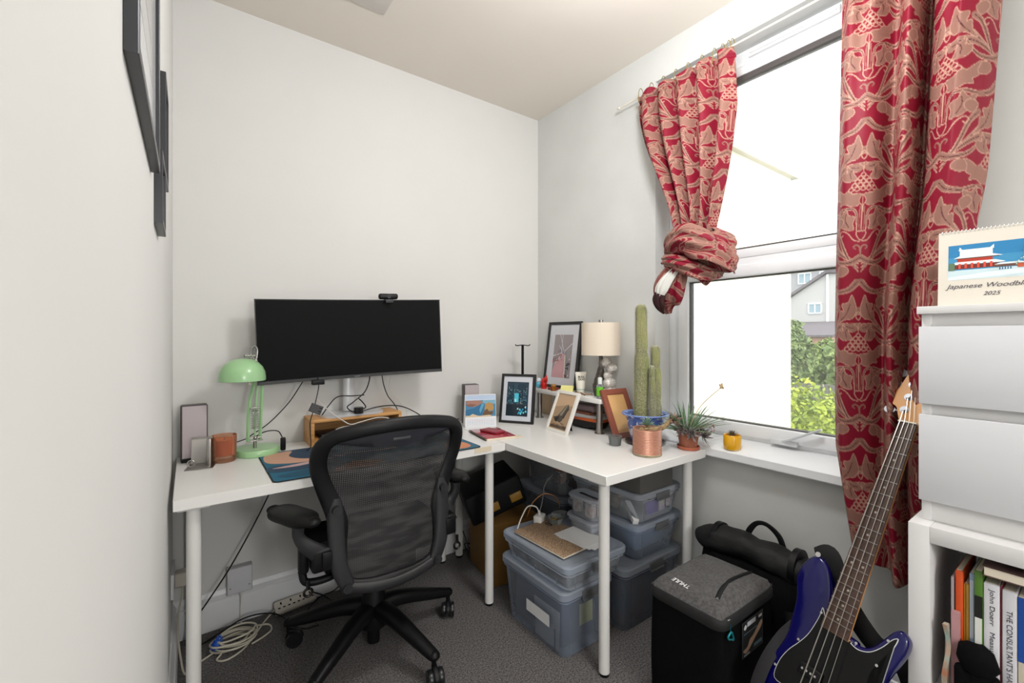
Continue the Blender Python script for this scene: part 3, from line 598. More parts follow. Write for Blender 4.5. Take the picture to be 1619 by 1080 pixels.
bm = nb(); sph(bm, (p.x, p.y, p.z+.045), .015); obj('head', bm, M('white_glaze', 'd9e0e8', .3), bf)
bm = nb()
for k, (a, b, c_) in enumerate(((.17, .03, 0), (.225, .045, 30))):
    Tq = RT @ Matrix.Translation((a, b, zr+.006)); sweep(bm, [Tq @ V((.02*math.cos(t), .012*math.sin(t), .004*math.sin(2*t))) for t in np.linspace(0, 5.7, 9)], .0028, closed=True, seg=8)
sweep(bm, [RT @ V(q) for q in ((.19, .035, zr+.006), (.20, .03, zr+.012), (.21, .04, zr+.006))], .0028, seg=8)
sweep(bm, [RT @ V(q) for q in ((.15, .03, zr+.006), (.13, .06, zr+.008), (.16, .09, zr+.004))], .0025, seg=8)
obj('spectacles', bm, M('tortoiseshell', '9a6420', .25, col2='5a3212', scale=60), None, 'folded tortoiseshell spectacles in front of the toiletry tube', 'spectacles')
bm = nb(); bx(bm, .405, .455, .02, .07, zr, zr+.014, .004, T=RT); obj('trinket_box', bm, M('dark_red_box', '7a3128', .5), None, 'small dark red trinket box near the red figurine', 'box')
# under the raised shelf
bw = V((1.70, 1.66, .7303)); bm = nb(); lathe(bm, [(.05, 0), (.085, .012), (.10, .045), (.096, .045), (.07, .015), (0, .012)], bw, 40, sx=.66, sy=1.5, cap1=False); obj('black_tray', bm, M('matt_black', '121213', .6), None, 'black oval tray under the raised shelf', 'tray')
T = TR(1.645, 1.64, .7765, 86)
def flat(name, label, cat, T, w, d, z0, z1, mat, bev=.001, **k):
    bm = nb(); bx(bm, -w/2, w/2, -d/2, d/2, z0, z1, bev, T=T); return obj(name, bm, mat, None, label, cat, **k)
T0 = TR(1.695, 1.66, 0, 4)
flat('orange_folder', 'orange folder on the black tray, lowest of the papers under the raised shelf', 'folder', T0, .125, .29, .7760, .790, M('orange_card', 'c8602c', .5))
flat('magazine_stack', 'untidy white magazines on the orange folder', 'magazine', TR(1.695, 1.65, 0, 9), .13, .27, .7905, .806, M('magazine_pages', 'cfc9c6', .6, col2='8b8587', scale=40, stretch=(1, 1, 60)))
flat('brown_notebook', 'brown notebook under the raised shelf, above the white magazines', 'notebook', TR(1.70, 1.68, 0, -3), .11, .20, .8065, .816, M('brown_card', '8b5a44', .6))
bm = nb(); bx(bm, -.045, .045, -.09, .09, 0, .03, .012, 3, T=TR(1.70, 1.66, .8165, 0))
for v in bm.verts: v.co.z += .006*noise.noise(v.co*30)+.003
obj('folded_cloth', bm, M('mauve_cloth', '8d7d80', .9, var=.1), None, 'folded mauve grey cloth on top of the papers under the raised shelf', 'cloth')
T = fr((1.775, 2.12, .7303), (.0, -.12, 0), (.03, 0, 1)); bm = nb(); bx(bm, 0, .1, 0, .12, -.003, 0, T=T); obj('kraft_card', bm, M('kraft', 'b89f83', .8), None, 'small kraft card standing against the wall under the raised shelf', 'card')
# headphone stand
hs = thing('headphone_stand', 'thin black T-shaped headphone stand behind the night city picture', 'stand', (1.58, 2.06, .73))
bm = nb(); lathe(bm, [(.055, 0), (.055, .006), (.0, .009)], (1.58, 2.06, .7303), 36); obj('base', bm, BLK, hs)
bm = nb(); bx(bm, 1.573, 1.587, 2.056, 2.064, .736, 1.156, .001); obj('pole', bm, BLK, hs)
bm = nb(); T = TR(1.58, 2.06, 1.152, -36); sweep(bm, [T @ V(q) for q in ((-.043, 0, .008), (-.035, 0, .001), (0, 0, .004), (.035, 0, .001), (.043, 0, .008))], [.012]*5, [.003]*5, ref=(0, 0, 1), seg=10); obj('rest', bm, BLK, hs)
# desk calendar
T = fr((1.166, 2.012, .7303), (.170, -.065, 0), (.07*.36, .07*.93, 1)); dc = thing('desk_calendar', 'small standing calendar with a rocky sea view and white month grid', 'calendar', T @ V((.09, 0, -.02)))
bm = nb(); loft(bm, [[T @ V((x, 0, -.0015)), T @ V((x, 0, 0)), T @ V((x, .168, 0)), T @ V((x, .170, -.002)), T @ V((x, .006, -.07)), T @ V((x, .004, -.068))] for x in (0, .166)]); obj('stand', bm, PAPER, dc, smooth=False)
sh = [('e9edf5', R4(0, 0, .166, .168)), ('bcd0ea', R4(.002, .143, .164, .166)), ('4a86ac', R4(.002, .054, .164, .140)), ('2d6f99', [(.002, .06), (.09, .06), (.105, .11), (.085, .125), (.05, .10), (.002, .09)]), ('7fb3c9', [(.10, .14), (.164, .14), (.164, .118), (.11, .12), (.085, .13)]), ('a87c6d', [(.002, .138), (.075, .139), (.10, .130), (.07, .112), (.04, .105), (.01, .118)]), ('8b5f52', [(.002, .118), (.03, .122), (.06, .118), (.04, .106), (.012, .110)]), ('5aa5c5', [(.08, .07), (.10, .11), (.098, .125), (.088, .12), (.076, .09)]), ('b79055', [(.104, .09), (.108, .118), (.124, .127), (.146, .122), (.154, .10), (.15, .085), (.12, .08)]), ('6e5237', [(.092, .062), (.10, .082), (.118, .094), (.128, .078), (.15, .08), (.148, .066), (.12, .056)]), ('d9c7a5', [(.002, .052), (.006, .062), (.022, .060), (.04, .070), (.06, .062), (.075, .058), (.10, .060), (.13, .062), (.145, .054), (.145, .05)]), ('eceff4', R4(.0, 0, .166, .052))]
for r in range(5):
    for c_ in range(12): sh.append((('b9c3d6', 'e2b7bf', 'a9c3dd')[(c_//4+r) % 3], R4(.010+c_*.0125, .008+r*.008, .018+c_*.0125, .0095+r*.008)))
art('page', T @ Matrix.Translation((0, 0, .0004)), sh, PRINT, dc)
bm = nb()
for i in range(20): cyl(bm, T @ V((.008+i*.0079, .166, -.001)), T @ V((.011+i*.0079, .166, -.001)), .0035, seg=10)
obj('spiral_binding', bm, M('pale_spiral', 'c9cfdc', .4), dc)
# notebooks
T = TR(1.186, 1.790, .7303, -9.5); nbk = thing('spiral_notebook', 'red spiral-bound notebook on the desk below the small calendar', 'notebook', T.translation)
bm = nb(); bx(bm, -.072, .074, -.105, .105, 0, .010, .001, T=T); obj('pages', bm, M('page_edges', 'e6dcc8', .8, stretch=(1, 1, 80), scale=30, var=.08), nbk)
bm = nb(); bx(bm, -.076, .076, -.107, .107, .010, .0115, .0005, T=T); obj('cover', bm, M('glossy_red_cover', 'a3202f', .2, var=.08, coat=.5), nbk)
bm = nb()
for i in range(26):
    y = -.1+i*.008; sweep(bm, [T @ V((-.076+.006*math.cos(a), y, .006+.006*math.sin(a))) for a in (0, 1.6, 3.1, 4.7)], .0009, seg=5, closed=True, n=3)
obj('spiral_binding', bm, BLK, nbk)
bm = nb(); bx(bm, -.033, .033, -.056, .056, 0, .011, .004, 3, T=TR(1.195, 1.80, .7422, 12)); bx(bm, -.034, .034, -.057, .057, .0045, .006, .0005, T=TR(1.195, 1.80, .7422, 12)); obj('red_wallet', bm, M('red_leather', '8f2b39', .35, var=.08, bump=.2), None, 'small dark red wallet lying on the red notebook', 'wallet')
flat('cream_booklet', 'cream booklet showing under the near edge of the red notebook', 'booklet', TR(1.245, 1.69, 0, -20), .08, .05, .7303, .7318, M('cream_paper', 'dccfb6', .8))
obj('tape_note', box(.985, 1.07, 1.6185, 1.6195, .708, .7295, T=None), M('cream_paper', 'dccfb6', .8), None, 'strip of cream tape stuck on the front edge of the long desk', 'tape')
# ------------------------------------------------------------------ plants and pots
cc = thing('potted_cactus', 'tall woolly column cacti in a blue and white flowered bowl', 'potted cactus', (1.655, 1.255, .73))
bc = (1.655, 1.255, .7303); seg = 48
bm = nb(); lathe(bm, [(.0, .006), (.07, .006), (.082, .008), (.086, .016), (.083, .016), (.075, .010), (.0, .009)][:0] or [(.075, 0), (.088, .010), (.085, .012), (.07, .004), (.0, .004)], bc, 40, cap1=False); obj('saucer', bm, M('dark_glazed_saucer', '3e3c3d', .3), cc)
prof = [(.055, .004), (.060, .006), (.066, .03), (.074, .07), (.081, .105), (.088, .118), (.101, .128), (.103, .133), (.098, .135), (.084, .124), (.078, .11), (.078, .10)]
bm = nb(); cl = bm.loops.layers.float_color.new('Col'); pr = [tuple(q) for q in cr(prof, 5)]; ns = 120
vl = [[bm.verts.new((bc[0]+r*math.cos(2*math.pi*k/ns), bc[1]+r*math.sin(2*math.pi*k/ns), bc[2]+z)) for k in range(ns)] for r, z in pr]
fl = [(random.Random(i).uniform(0, 1), .02+.03*(i % 3)) for i in range(12)]
for a, b in zip(vl, vl[1:]):
    for k in range(ns):
        f = bm.faces.new((a[k], a[(k+1) % ns], b[(k+1) % ns], b[k])); c_ = f.calc_center_median(); th = math.atan2(c_.y-bc[1], c_.x-bc[0]); z = c_.z-bc[2]
        col = C('4461ab')
        if noise.noise(V((th*2.2, z*30, 4))) > .18 or noise.noise(V((th*5, z*60, 9))) > .38: col = C('c7cce0')
        if noise.noise(V((th*9, z*90, 2))) > .42: col = C('8d9bc9')
        if .105 < z < .120: col = C('3d5aa5') 
        if z > .129: col = C('7c93cf')
        for l in f.loops: l[cl] = col
bm.faces.new(list(reversed(vl[0]))); obj('bowl', bm, col_mat('painted_porcelain', .2, .5, coat=.3), cc)
bm = nb(); lathe(bm, [(0, .112), (.079, .112), (.0, .116)][:2]+[(.0, .113)], bc, 40); obj('soil', bm, SOIL, cc)
def cactus(bm, base, top, r, ribs, rnds=None, bulge=()):
    base, top = V(base), V(top); L = top-base; n = 40; loops = []
    for i in range(n+1):
        t = i/n; rr = r*(.88+.16*math.sin(min(1, t*1.3)*math.pi))*(1 if t < .93 else math.sqrt(max(0.0, 1-((t-.93)/.07)**2))*.98+.02)
        for b in bulge: rr *= (1-.22*math.exp(-((t-b)/.03)**2))*(1 if t < b else .90)
        c = base+L*t+V((.004*math.sin(t*5), .004*math.cos(t*4), 0)); loops.append([(c.x+rr*(1+.07*math.cos(ribs*a))*math.cos(a), c.y+rr*(1+.07*math.cos(ribs*a))*math.sin(a), c.z) for a in np.linspace(0, 2*math.pi, ribs*6, endpoint=False)])
    loft(bm, loops)
def wool(bm, base, top, r, n, ln, sd=1):
    rn = random.Random(sd); base, top = V(base), V(top)
    for i in range(n):
        t = rn.random()**.8; a = rn.uniform(0, 6.283); d = V((math.cos(a), math.sin(a), rn.uniform(-.2, .5))).normalized(); c = base+(top-base)*t+d*r*(.98-.05*rn.random()); s = V((-d.y, d.x, 0))*.0008; c = base+(top-base)*t+(c-(base+(top-base)*t))*(1 if t < .55 else .88 if t < .93 else .88*math.sqrt(max(.02, 1-((t-.93)/.07)**2)))
        if t > .97: d = (d+V((0, 0, 1.5))).normalized(); c = top+V((d.x, d.y, 0))*r*.8+V((0, 0, -.4*r))
        bm.faces.new([bm.verts.new(c-s), bm.verts.new(c+s), bm.verts.new(c+d*ln*rn.uniform(.5, 1.2)+V((0, 0, rn.uniform(-.3, .5)*ln)))])
CACT = M('cactus_skin', 'b0ac78', .8, col2='8c945c', scale=14, stretch=(1, 1, .3), bump=.6, bscale=250); WOOL = M('cactus_wool', 'e8e6cf', .9, var=.03); CACT2 = M('dark_cactus', '4f5b38', .8, col2='6c6a48', scale=60)
for i, (b, t, r, rb, bu) in enumerate((((1.646, 1.270, .835), (1.646, 1.270, 1.352), .0285, 22, (.58,)), ((1.695, 1.230, .835), (1.694, 1.230, 1.165), .0215, 18, (.72,)), ((1.660, 1.221, .835), (1.659, 1.222, 1.072), .0115, 12, (.8,)))):
    bm = nb(); cactus(bm, b, t, r, rb, bulge=bu); c1 = obj('stem', bm, CACT, cc)
    bm = nb(); wool(bm, b, t, r, int(26000*(t[2]-b[2])/.5), .010, i); obj('spines', bm, WOOL, c1, smooth=False)
bm = nb(); cactus(bm, (1.715, 1.235, .83), (1.715, 1.235, .925), .016, 10); c1 = obj('stem', bm, CACT2, cc)
bm = nb(); wool(bm, (1.715, 1.235, .83), (1.715, 1.235, .925), .016, 700, .008, 5); obj('spines', bm, M('brown_spines', 'a0866a', .8), c1, smooth=False)
# copper ribbed pot
kp = V((1.500, 1.128, .7303)); cp = thing('ribbed_planter', 'pink copper ribbed pot holding a small grey-green succulent, nearest plant on the desk', 'plant pot', kp)
prof = [(.053, 0), (.056, .006)]
for i in range(16): prof += [(.0575, .010+i*.006), (.0550, .013+i*.006)]
prof += [(.057, .107), (.052, .107), (.051, .088), (0, .088)]
bm = nb(); lathe(bm, prof, kp, 48, cap1=False); obj('pot', bm, M('pink_copper', 'c4907a', .38, .35, var=.05), cp)
bm = nb(); lathe(bm, [(.0545, .0), (.0572, .0015), (.0578, .007), (.0565, .009)], kp, 48, cap0=False, cap1=False); obj('limescale_rim', bm, M('stained_base', 'a59a80', .8, col2='8b8468', scale=60), cp)
bm = nb(); lathe(bm, [(.0, .095), (.0515, .093), (.0515, .088)], kp, 30); obj('soil', bm, SOIL, cp)
def leaf(bm, o, d, up, L, W, th=.25, curl=.2, seg=6):
    o, d, up = V(o), V(d).normalized(), V(up); s = d.cross(up); s = s.normalized() if s.length > 1e-4 else V((1, 0, 0)); up = s.cross(d); loops = []
    for i in range(seg+1):
        t = i/seg; w_ = W*(math.sin(min(1, t*1.1+.18)*math.pi*.86+.05))*(1 if t < 1 else .02)+1e-4; c = o+d*L*t+up*L*curl*t*t; h = w_*th
        loops.append([c+s*w_, c+up*h, c-s*w_, c-up*h*.9])
    loft(bm, loops)
def rosette(bm, c, r, n, W, tilt0=.15, tilt1=1.3, ax=(0, 0, 1), th=.25, curl=.2, rings=4, sd=0):
    rn = random.Random(sd); ax = V(ax).normalized(); u = ax.orthogonal().normalized(); v = ax.cross(u); k = 0
    for q in range(rings):
        m = max(3, int(n/rings)); el = tilt0+(tilt1-tilt0)*q/(max(1, rings-1)); rr = r*(1-.45*q/rings)
        for i in range(m):
            a = 6.283*i/m+q*.7+rn.uniform(-.15, .15); e = el+rn.uniform(-.12, .12); d = (u*math.cos(a)+v*math.sin(a))*math.cos(e)+ax*math.sin(e); leaf(bm, c, d, ax, rr*rn.uniform(.85, 1.1), W, th, curl)
SUC = M('grey_green_succulent', '7f9886', .55, col2='5f7a68', scale=30); SUCB = M('dried_succulent', 'a58a7b', .7, col2='6d544a', scale=60); SUCP = M('purple_green_succulent', '66706a', .5, col2='85696a', scale=40)
bm = nb(); rosette(bm, kp+V((0, .0, .118)), .034, 36, .0045, .1, 1.3, th=.6); rosette(bm, kp+V((.002, -.002, .130)), .028, 18, .004, .5, 1.4, th=.6); obj('rosette', bm, SUC, cp)
bm = nb(); cyl(bm, kp+V((0, 0, .09)), kp+V((0, 0, .13)), .006); sweep(bm, [kp+V(q) for q in ((-.03, .02, .095), (-.01, -.012, .10), (.03, -.03, .104), (.07, -.035, .112), (.11, -.02, .118), (.145, -.012, .124))], [.008, .012, .011, .009, .007, .006], seg=9)
for i in range(16): sph(bm, kp+V((random.uniform(-.04, .03), random.uniform(-.04, .03), .098+random.uniform(0, .01))), .007, (1.3, 1, .7), 8, 6)
for v in bm.verts: v.co += V((noise.noise(v.co*130), noise.noise(v.co*130+V((3, 0, 0))), noise.noise(v.co*130+V((0, 3, 0)))))*.004
obj('woody_stems', bm, M('woody_brown', '7c6247', .85, col2='a58c62', scale=70, bump=.6), cp)
bm = nb(); rosette(bm, kp+V((.155, -.022, .125)), .036, 28, .0042, -.5, 1.2, ax=(-.5, -.6, .3), curl=.5, sd=3); obj('dried_rosette', bm, SUCB, cp)
# terracotta pot with aloe
tp = V((1.718, 1.082, .7303)); tc_ = thing('potted_succulent', 'spiky green haworthia and trailing succulents in a terracotta pot with saucer', 'potted plant', tp)
TERR = M('terracotta', 'a3644c', .8, var=.08, scale=20)
bm = nb(); lathe(bm, [(.040, 0), (.044, .002), (.046, .014), (.043, .014), (.041, .004), (.0, .004)], tp, 40, cap1=False); obj('saucer', bm, M('bright_terracotta', 'b5654a', .7, var=.05), tc_)
bm = nb(); lathe(bm, [(.034, .005), (.042, .062), (.044, .062), (.046, .064), (.047, .080), (.043, .081), (.041, .072), (.0, .07)], tp, 40, cap1=False); obj('pot', bm, TERR, tc_)
bm = nb(); rnd = random.Random(2)
for i in range(54):
    a = rnd.uniform(0, 6.283); e = rnd.uniform(.25, 1.45); L = rnd.uniform(.09, .155)
    d = V((math.cos(a)*math.cos(e), math.sin(a)*math.cos(e), math.sin(e))); o = tp+V((math.cos(a)*.016, math.sin(a)*.016, .074)); loops = []
    s = d.cross(V((0, 0, 1))).normalized(); u = s.cross(d)
    for k in range(7):
        t = k/6; w_ = .0055*(1-t)**.7+.0003; c = o+d*L*t+V((d.x, d.y, -.3))*L*.35*t*t; loops.append([c+s*w_, c+u*w_*.5, c-s*w_, c-u*w_*.7])
    loft(bm, loops)
obj('haworthia_leaves', bm, M('haworthia_green', '7f9a72', .5, col2='55725a', scale=90, stretch=(1, 1, 3)), tc_)
bm = nb()
for c, r, ax in (((-.035, -.035, .075), .040, (-.5, -.7, .4)), ((.028, -.050, .062), .055, (.2, -.8, .3)), ((-.05, .0, .085), .032, (-.9, -.2, .4)), ((.05, -.02, .070), .035, (.6, -.5, .4))): rosette(bm, tp+V(c), r, 26, .0055, -.3, 1.1, ax=ax, curl=.35, sd=int(r*1000))
obj('trailing_rosettes', bm, SUCP, tc_)
bm = nb(); fs = [tp+V(q) for q in ((.0, .0, .08), (.03, -.03, .17), (.07, -.062, .225), (.105, -.09, .262))]; sweep(bm, fs, .0016, seg=5)
for k in range(9): 
    e_ = fs[-1]+V((random.uniform(-.012, .016), random.uniform(-.016, .012), random.uniform(-.006, .014))); sweep(bm, [fs[-1]-V((.006, -.006, .004)), e_], .0007, seg=4); sph(bm, e_, .004, (1, 1, 1.3), 7, 5)
obj('flower_stalk', bm, M('dry_flower', 'c9a97c', .8), tc_)
bm = nb(); fs = [tp+V(q) for q in ((.01, -.01, .08), (.05, -.045, .095), (.07, -.06, .09))]; sweep(bm, fs, .001, seg=5)
for k in range(22): sph(bm, fs[-1]+V((random.uniform(-.016, .018), random.uniform(-.018, .014), random.uniform(-.016, .018))), .0028, u=6, v=4)
obj('seed_head', bm, M('pinkish_seeds', 'a07a78', .8), tc_)
# yellow pot
yp = V((1.802, .937, .7465)); yt = thing('yellow_pot', 'small glossy yellow pot with a spiky reddish succulent on the windowsill', 'plant pot', yp)
bm = nb(); lathe(bm, [(.028, 0), (.031, .002), (.0335, .012), (.0335, .056), (.032, .058), (.030, .056), (.030, .05), (0, .05)], yp, 44, cap1=False); obj('pot', bm, M('yellow_glaze', 'eeb01c', .15, var=.02, coat=.4), yt)
bm = nb(); lathe(bm, [(.0275, 0), (.030, -.0005), (.031, .004), (.029, .004)], yp, 40, cap0=False, cap1=False); obj('foot_ring', bm, M('pale_yellow_glaze', 'e8d27c', .3), yt)
bm = nb(); rosette(bm, yp+V((0, 0, .055)), .030, 60, .0028, .0, 1.4, rings=6, th=.5); obj('rosette', bm, M('reddish_succulent', '7a5a55', .6, col2='5e6b50', scale=60), yt)
# glass jar
jp = V((1.512, 1.305, .7303)); bm = nb(); lathe(bm, [(.022, 0), (.025, .002), (.0285, .034), (.0300, .036), (.0300, .041), (.0270, .041), (.024, .006), (0, .005)], jp, 36, cap1=False)
gj = thing('glass_pot', 'small empty clear glass dish between the copper pot and the raised shelf leg', 'glass dish', jp); obj('body', bm, JAR, gj)
# reddish wooden frame
T = fr((1.600, 1.372, .7303), (.995, -.09, 0), (.01, .105, .225))
pframe('reddish wooden picture frame with a plain orange sheet, leaning behind the blue cactus bowl', T, .165, .242, .027, .016, M('red_wood', '9a5440', .45, col2='7c3f2f', scale=8, stretch=(1, 1, .1)), 'd8a468', (.03, .03, .135, .212), [('dfae72', R4(0, 0, 1, 1)), ('d29a5c', [(0, 0), (1, 0), (1, .12), (0, .06)])], strut=False)
# ------------------------------------------------------------------ office chair
CX, CY = .585, 1.72
ch = thing('office_chair', 'black mesh office chair with its back to the room, at the long desk', 'office chair', (CX, CY, 0))
BX = .568
def back_y(x, z):
    t = (z-.40)/.52; base = 1.475-.075*t-.03*math.sin(t*math.pi*1.1)*0+.02*math.sin((t-.25)*math.pi*1.6)
    return base+.055*((x-BX)/.25)**2
def bp(dx, z, off=0): return (BX+dx, back_y(BX+dx, z)+off, z)
right = [(.0, .388), (.09, .390), (.150, .408), (.170, .46), (.172, .54), (.176, .60), (.195, .665), (.222, .735), (.240, .80), (.236, .858), (.205, .893), (.14, .910), (.07, .919), (0, .922)]
outl = right+[(-x, z) for x, z in reversed(right[1:-1])]
bm = nb(); pts = [bp(x, z) for x, z in outl]
wd = [.021 if z < .60 else .030 if (z < .70) else .027 if z < .88 else .023 for x, z in outl]
sweep(bm, pts, wd, [.014]*len(pts), ref=(0, 1, 0), seg=14, closed=True, n=5, power=.8)
obj('back_frame', bm, M('frame_graphite', '101012', .45, var=.06, spec=.3), ch, ang=60)
# mesh panel
mesh_m = bpy.data.materials.new('pellicle_mesh'); mesh_m.use_nodes = True; nt = mesh_m.node_tree; b = nt.nodes['Principled BSDF']; out = nt.nodes['Material Output']
b.inputs['Roughness'].default_value = .45; tcn = nod(nt, 'ShaderNodeTexCoord')
nz = nod(nt, 'ShaderNodeTexNoise'); nz.inputs['Scale'].default_value = 9; mpn = nod(nt, 'ShaderNodeMapping'); mpn.inputs['Scale'].default_value = (1, 1, 5); nt.links.new(tcn.outputs['Object'], mpn.inputs[0]); nt.links.new(mpn.outputs[0], nz.inputs['Vector'])
rp = nod(nt, 'ShaderNodeValToRGB'); rp.color_ramp.elements[0].position = .4; rp.color_ramp.elements[1].position = .62; rp.color_ramp.elements[0].color = C('262627'); rp.color_ramp.elements[1].color = C('403f3f'); nt.links.new(nz.outputs['Fac'], rp.inputs[0]); nt.links.new(rp.outputs[0], b.inputs['Base Color'])
def wave(d, sc_):
    w_ = nod(nt, 'ShaderNodeTexWave', wave_type='BANDS', bands_direction=d); w_.inputs['Scale'].default_value = sc_; nt.links.new(tcn.outputs['Object'], w_.inputs['Vector']); return w_
wx, wz = wave('X', 50), wave('Z', 50); mn = nod(nt, 'ShaderNodeMath', operation='MULTIPLY'); nt.links.new(wx.outputs['Fac'], mn.inputs[0]); nt.links.new(wz.outputs['Fac'], mn.inputs[1])
gt = nod(nt, 'ShaderNodeMath', operation='GREATER_THAN'); gt.inputs[1].default_value = .8; nt.links.new(mn.outputs[0], gt.inputs[0])
tr = nod(nt, 'ShaderNodeBsdfTransparent'); mx = nod(nt, 'ShaderNodeMixShader'); nt.links.new(gt.outputs[0], mx.inputs[0]); nt.links.new(b.outputs[0], mx.inputs[1]); nt.links.new(tr.outputs[0], mx.inputs[2]); nt.links.new(mx.outputs[0], out.inputs['Surface'])
def hw(z):
    rz_ = [(z1, x1) for x1, z1 in right]; 
    for (z0, x0), (z1, x1) in zip(rz_, rz_[1:]):
        if z0 <= z <= z1: return x0+(x1-x0)*(z-z0)/(z1-z0)
    return 0.0
bm = nb(); rows = []
for z in np.linspace(.392, .915, 40):
    h = max(.01, hw(z)); rows.append([(bp(h*s, z, .004)) for s in np.linspace(-1, 1, 25)])
loft(bm, rows, False, False, closed=False); obj('back_mesh', bm, mesh_m, ch)
# crescent panel under the top edge, lower carrier uprights
bm = nb(); rows = []
for s in np.linspace(-1, 1, 31):
    x = .205*s; zt = .893+.018*(1-s*s); zb = zt-.018-.047*(1-abs(s)**1.8); rows.append([bp(x, zt, -.008), bp(x, (zt+zb)/2, -.012), bp(x, zb, -.006), bp(x, zb, .006), bp(x, zt, .006)])
loft(bm, rows); o = obj('top_panel', bm, M('slate_plastic', '303037', .42, bump=.1, bscale=500), ch, ang=60)
obj('badge', box(BX-.03, BX+.03, back_y(BX, .872)-.0135, back_y(BX, .872)-.009, .868, .880, .003), M('badge_grey', '3b3b3e', .5), ch)
bm = nb()
for s in (-1, 1):
    sweep(bm, [bp(.150*s, .395, -.014), bp(.178*s, .47, -.014), bp(.186*s, .56, -.012), bp(.188*s, .645, -.008), bp(.184*s, .69, -.004)], [.022, .026, .026, .025, .012], [.011, .014, .014, .013, .008], ref=(0, 1, 0), seg=14, power=.7)
sweep(bm, [bp(-.155, .400, -.012), bp(-.08, .384, -.010), bp(0, .378, -.008), bp(.08, .384, -.010), bp(.155, .400, -.012)], .018, .012, ref=(0, 1, 0), seg=12, power=.7)
sweep(bm, [bp(0, .385, 0), (BX, 1.53, .36), (CX, 1.62, .34)], [.05, .05, .04], [.016, .02, .02], ref=(0, .3, 1), seg=12)
ca = obj('support_frame', bm, M('support_grey', '232325', .5, bump=.1, bscale=400), ch, ang=60)
for s in (-1, 1):
    for z in (.405, .655):
        p = V(bp((.158 if z < .5 else .188)*s, z, -.014)); bm = nb(); cyl(bm, p+V((0, -.022, 0)), p+V((0, .0, 0)), .0145, seg=20); cyl(bm, p+V((0, -.025, 0)), p+V((0, -.02, 0)), .0075, seg=6); obj('bolt', bm, BLKG, ca)
# seat
bm = nb(); loops = []
for z, k in ((.425, .90), (.44, 1.0), (.455, 1.0), (.462, .95)): loops.append([(CX+(x)*k, 1.71+y*k, z+.018*(abs(x)/.25)**2-(.03*max(0, (y-.12)/.12)**2)) for x, y, _ in rrect(.50, .44, .09, 8)])
loft(bm, loops); obj('seat', bm, BFAB, ch)
bm = nb(); bx(bm, CX-.12, CX+.12, 1.58, 1.80, .33, .41, .02, 3); bx(bm, CX-.2, CX+.2, 1.63, 1.70, .37, .43, .012); obj('tilt_mechanism', bm, BLK, ch)
bm = nb(); lathe(bm, [(.024, .02), (.024, .12), (.027, .2), (.033, .235), (.033, .30), (.027, .302), (.027, .34)], (CX, CY, 0), 28); obj('gas_cylinder', bm, BLK, ch)
bm = nb(); lathe(bm, [(.03, .08), (.05, .085), (.052, .15), (.044, .20), (.036, .235), (.0, .236)], (CX, CY, 0), 30); obj('hub', bm, BLK, ch)
for i in range(5):
    a = math.radians(i*72+1); d = V((math.cos(a), math.sin(a), 0)); p = V((CX, CY, 0))
    bm = nb(); sweep(bm, [p+d*.02+V((0, 0, .155)), p+d*.12+V((0, 0, .150)), p+d*.24+V((0, 0, .118)), p+d*.325+V((0, 0, .094))], [.033, .030, .025, .021], [.033, .028, .022, .016], ref=(0, 0, 1), seg=14, power=.75); sph(bm, p+d*.328+V((0, 0, .094)), .021, (1, 1, .8))
    obj('base_leg', bm, BLK, ch, ang=60)
    q = p+d*.328; b2 = a+math.radians((60, 100, 30, 70, 150)[i]); f = V((math.cos(b2), math.sin(b2), 0)); s = V((-f.y, f.x, 0)); ax = q-f*.018
    bm = nb(); cyl(bm, q+V((0, 0, .05)), q+V((0, 0, .09)), .0085); sweep(bm, [q+V((0, 0, .062)), ax+V((0, 0, .058)), ax-f*.024+V((0, 0, .045)), ax-f*.03+V((0, 0, .028))], [.010]*4, [.005]*4, ref=tuple(f), seg=8); cyl(bm, ax+s*.026+V((0, 0, .029)), ax-s*.026+V((0, 0, .029)), .006)
    cs = obj('caster', bm, BLK, ch)
    for g in (-1, 1):
        bm = nb(); T = fr(ax+s*g*.0175+V((0, 0, .0295)), f, (0, 0, 1)); lathe(bm, [(.012, -.0095), (.0275, -.0095), (.0295, -.006), (.0295, .006), (.0275, .0095), (.012, .0095)], (0, 0, 0), 32); lathe(bm, [(.0, -.0105), (.013, -.0105), (.013, .0105), (0, .0105)], (0, 0, 0), 16); bm.transform(T)
        obj('wheel', bm, M('wheel_black', '17181b', .3), cs)
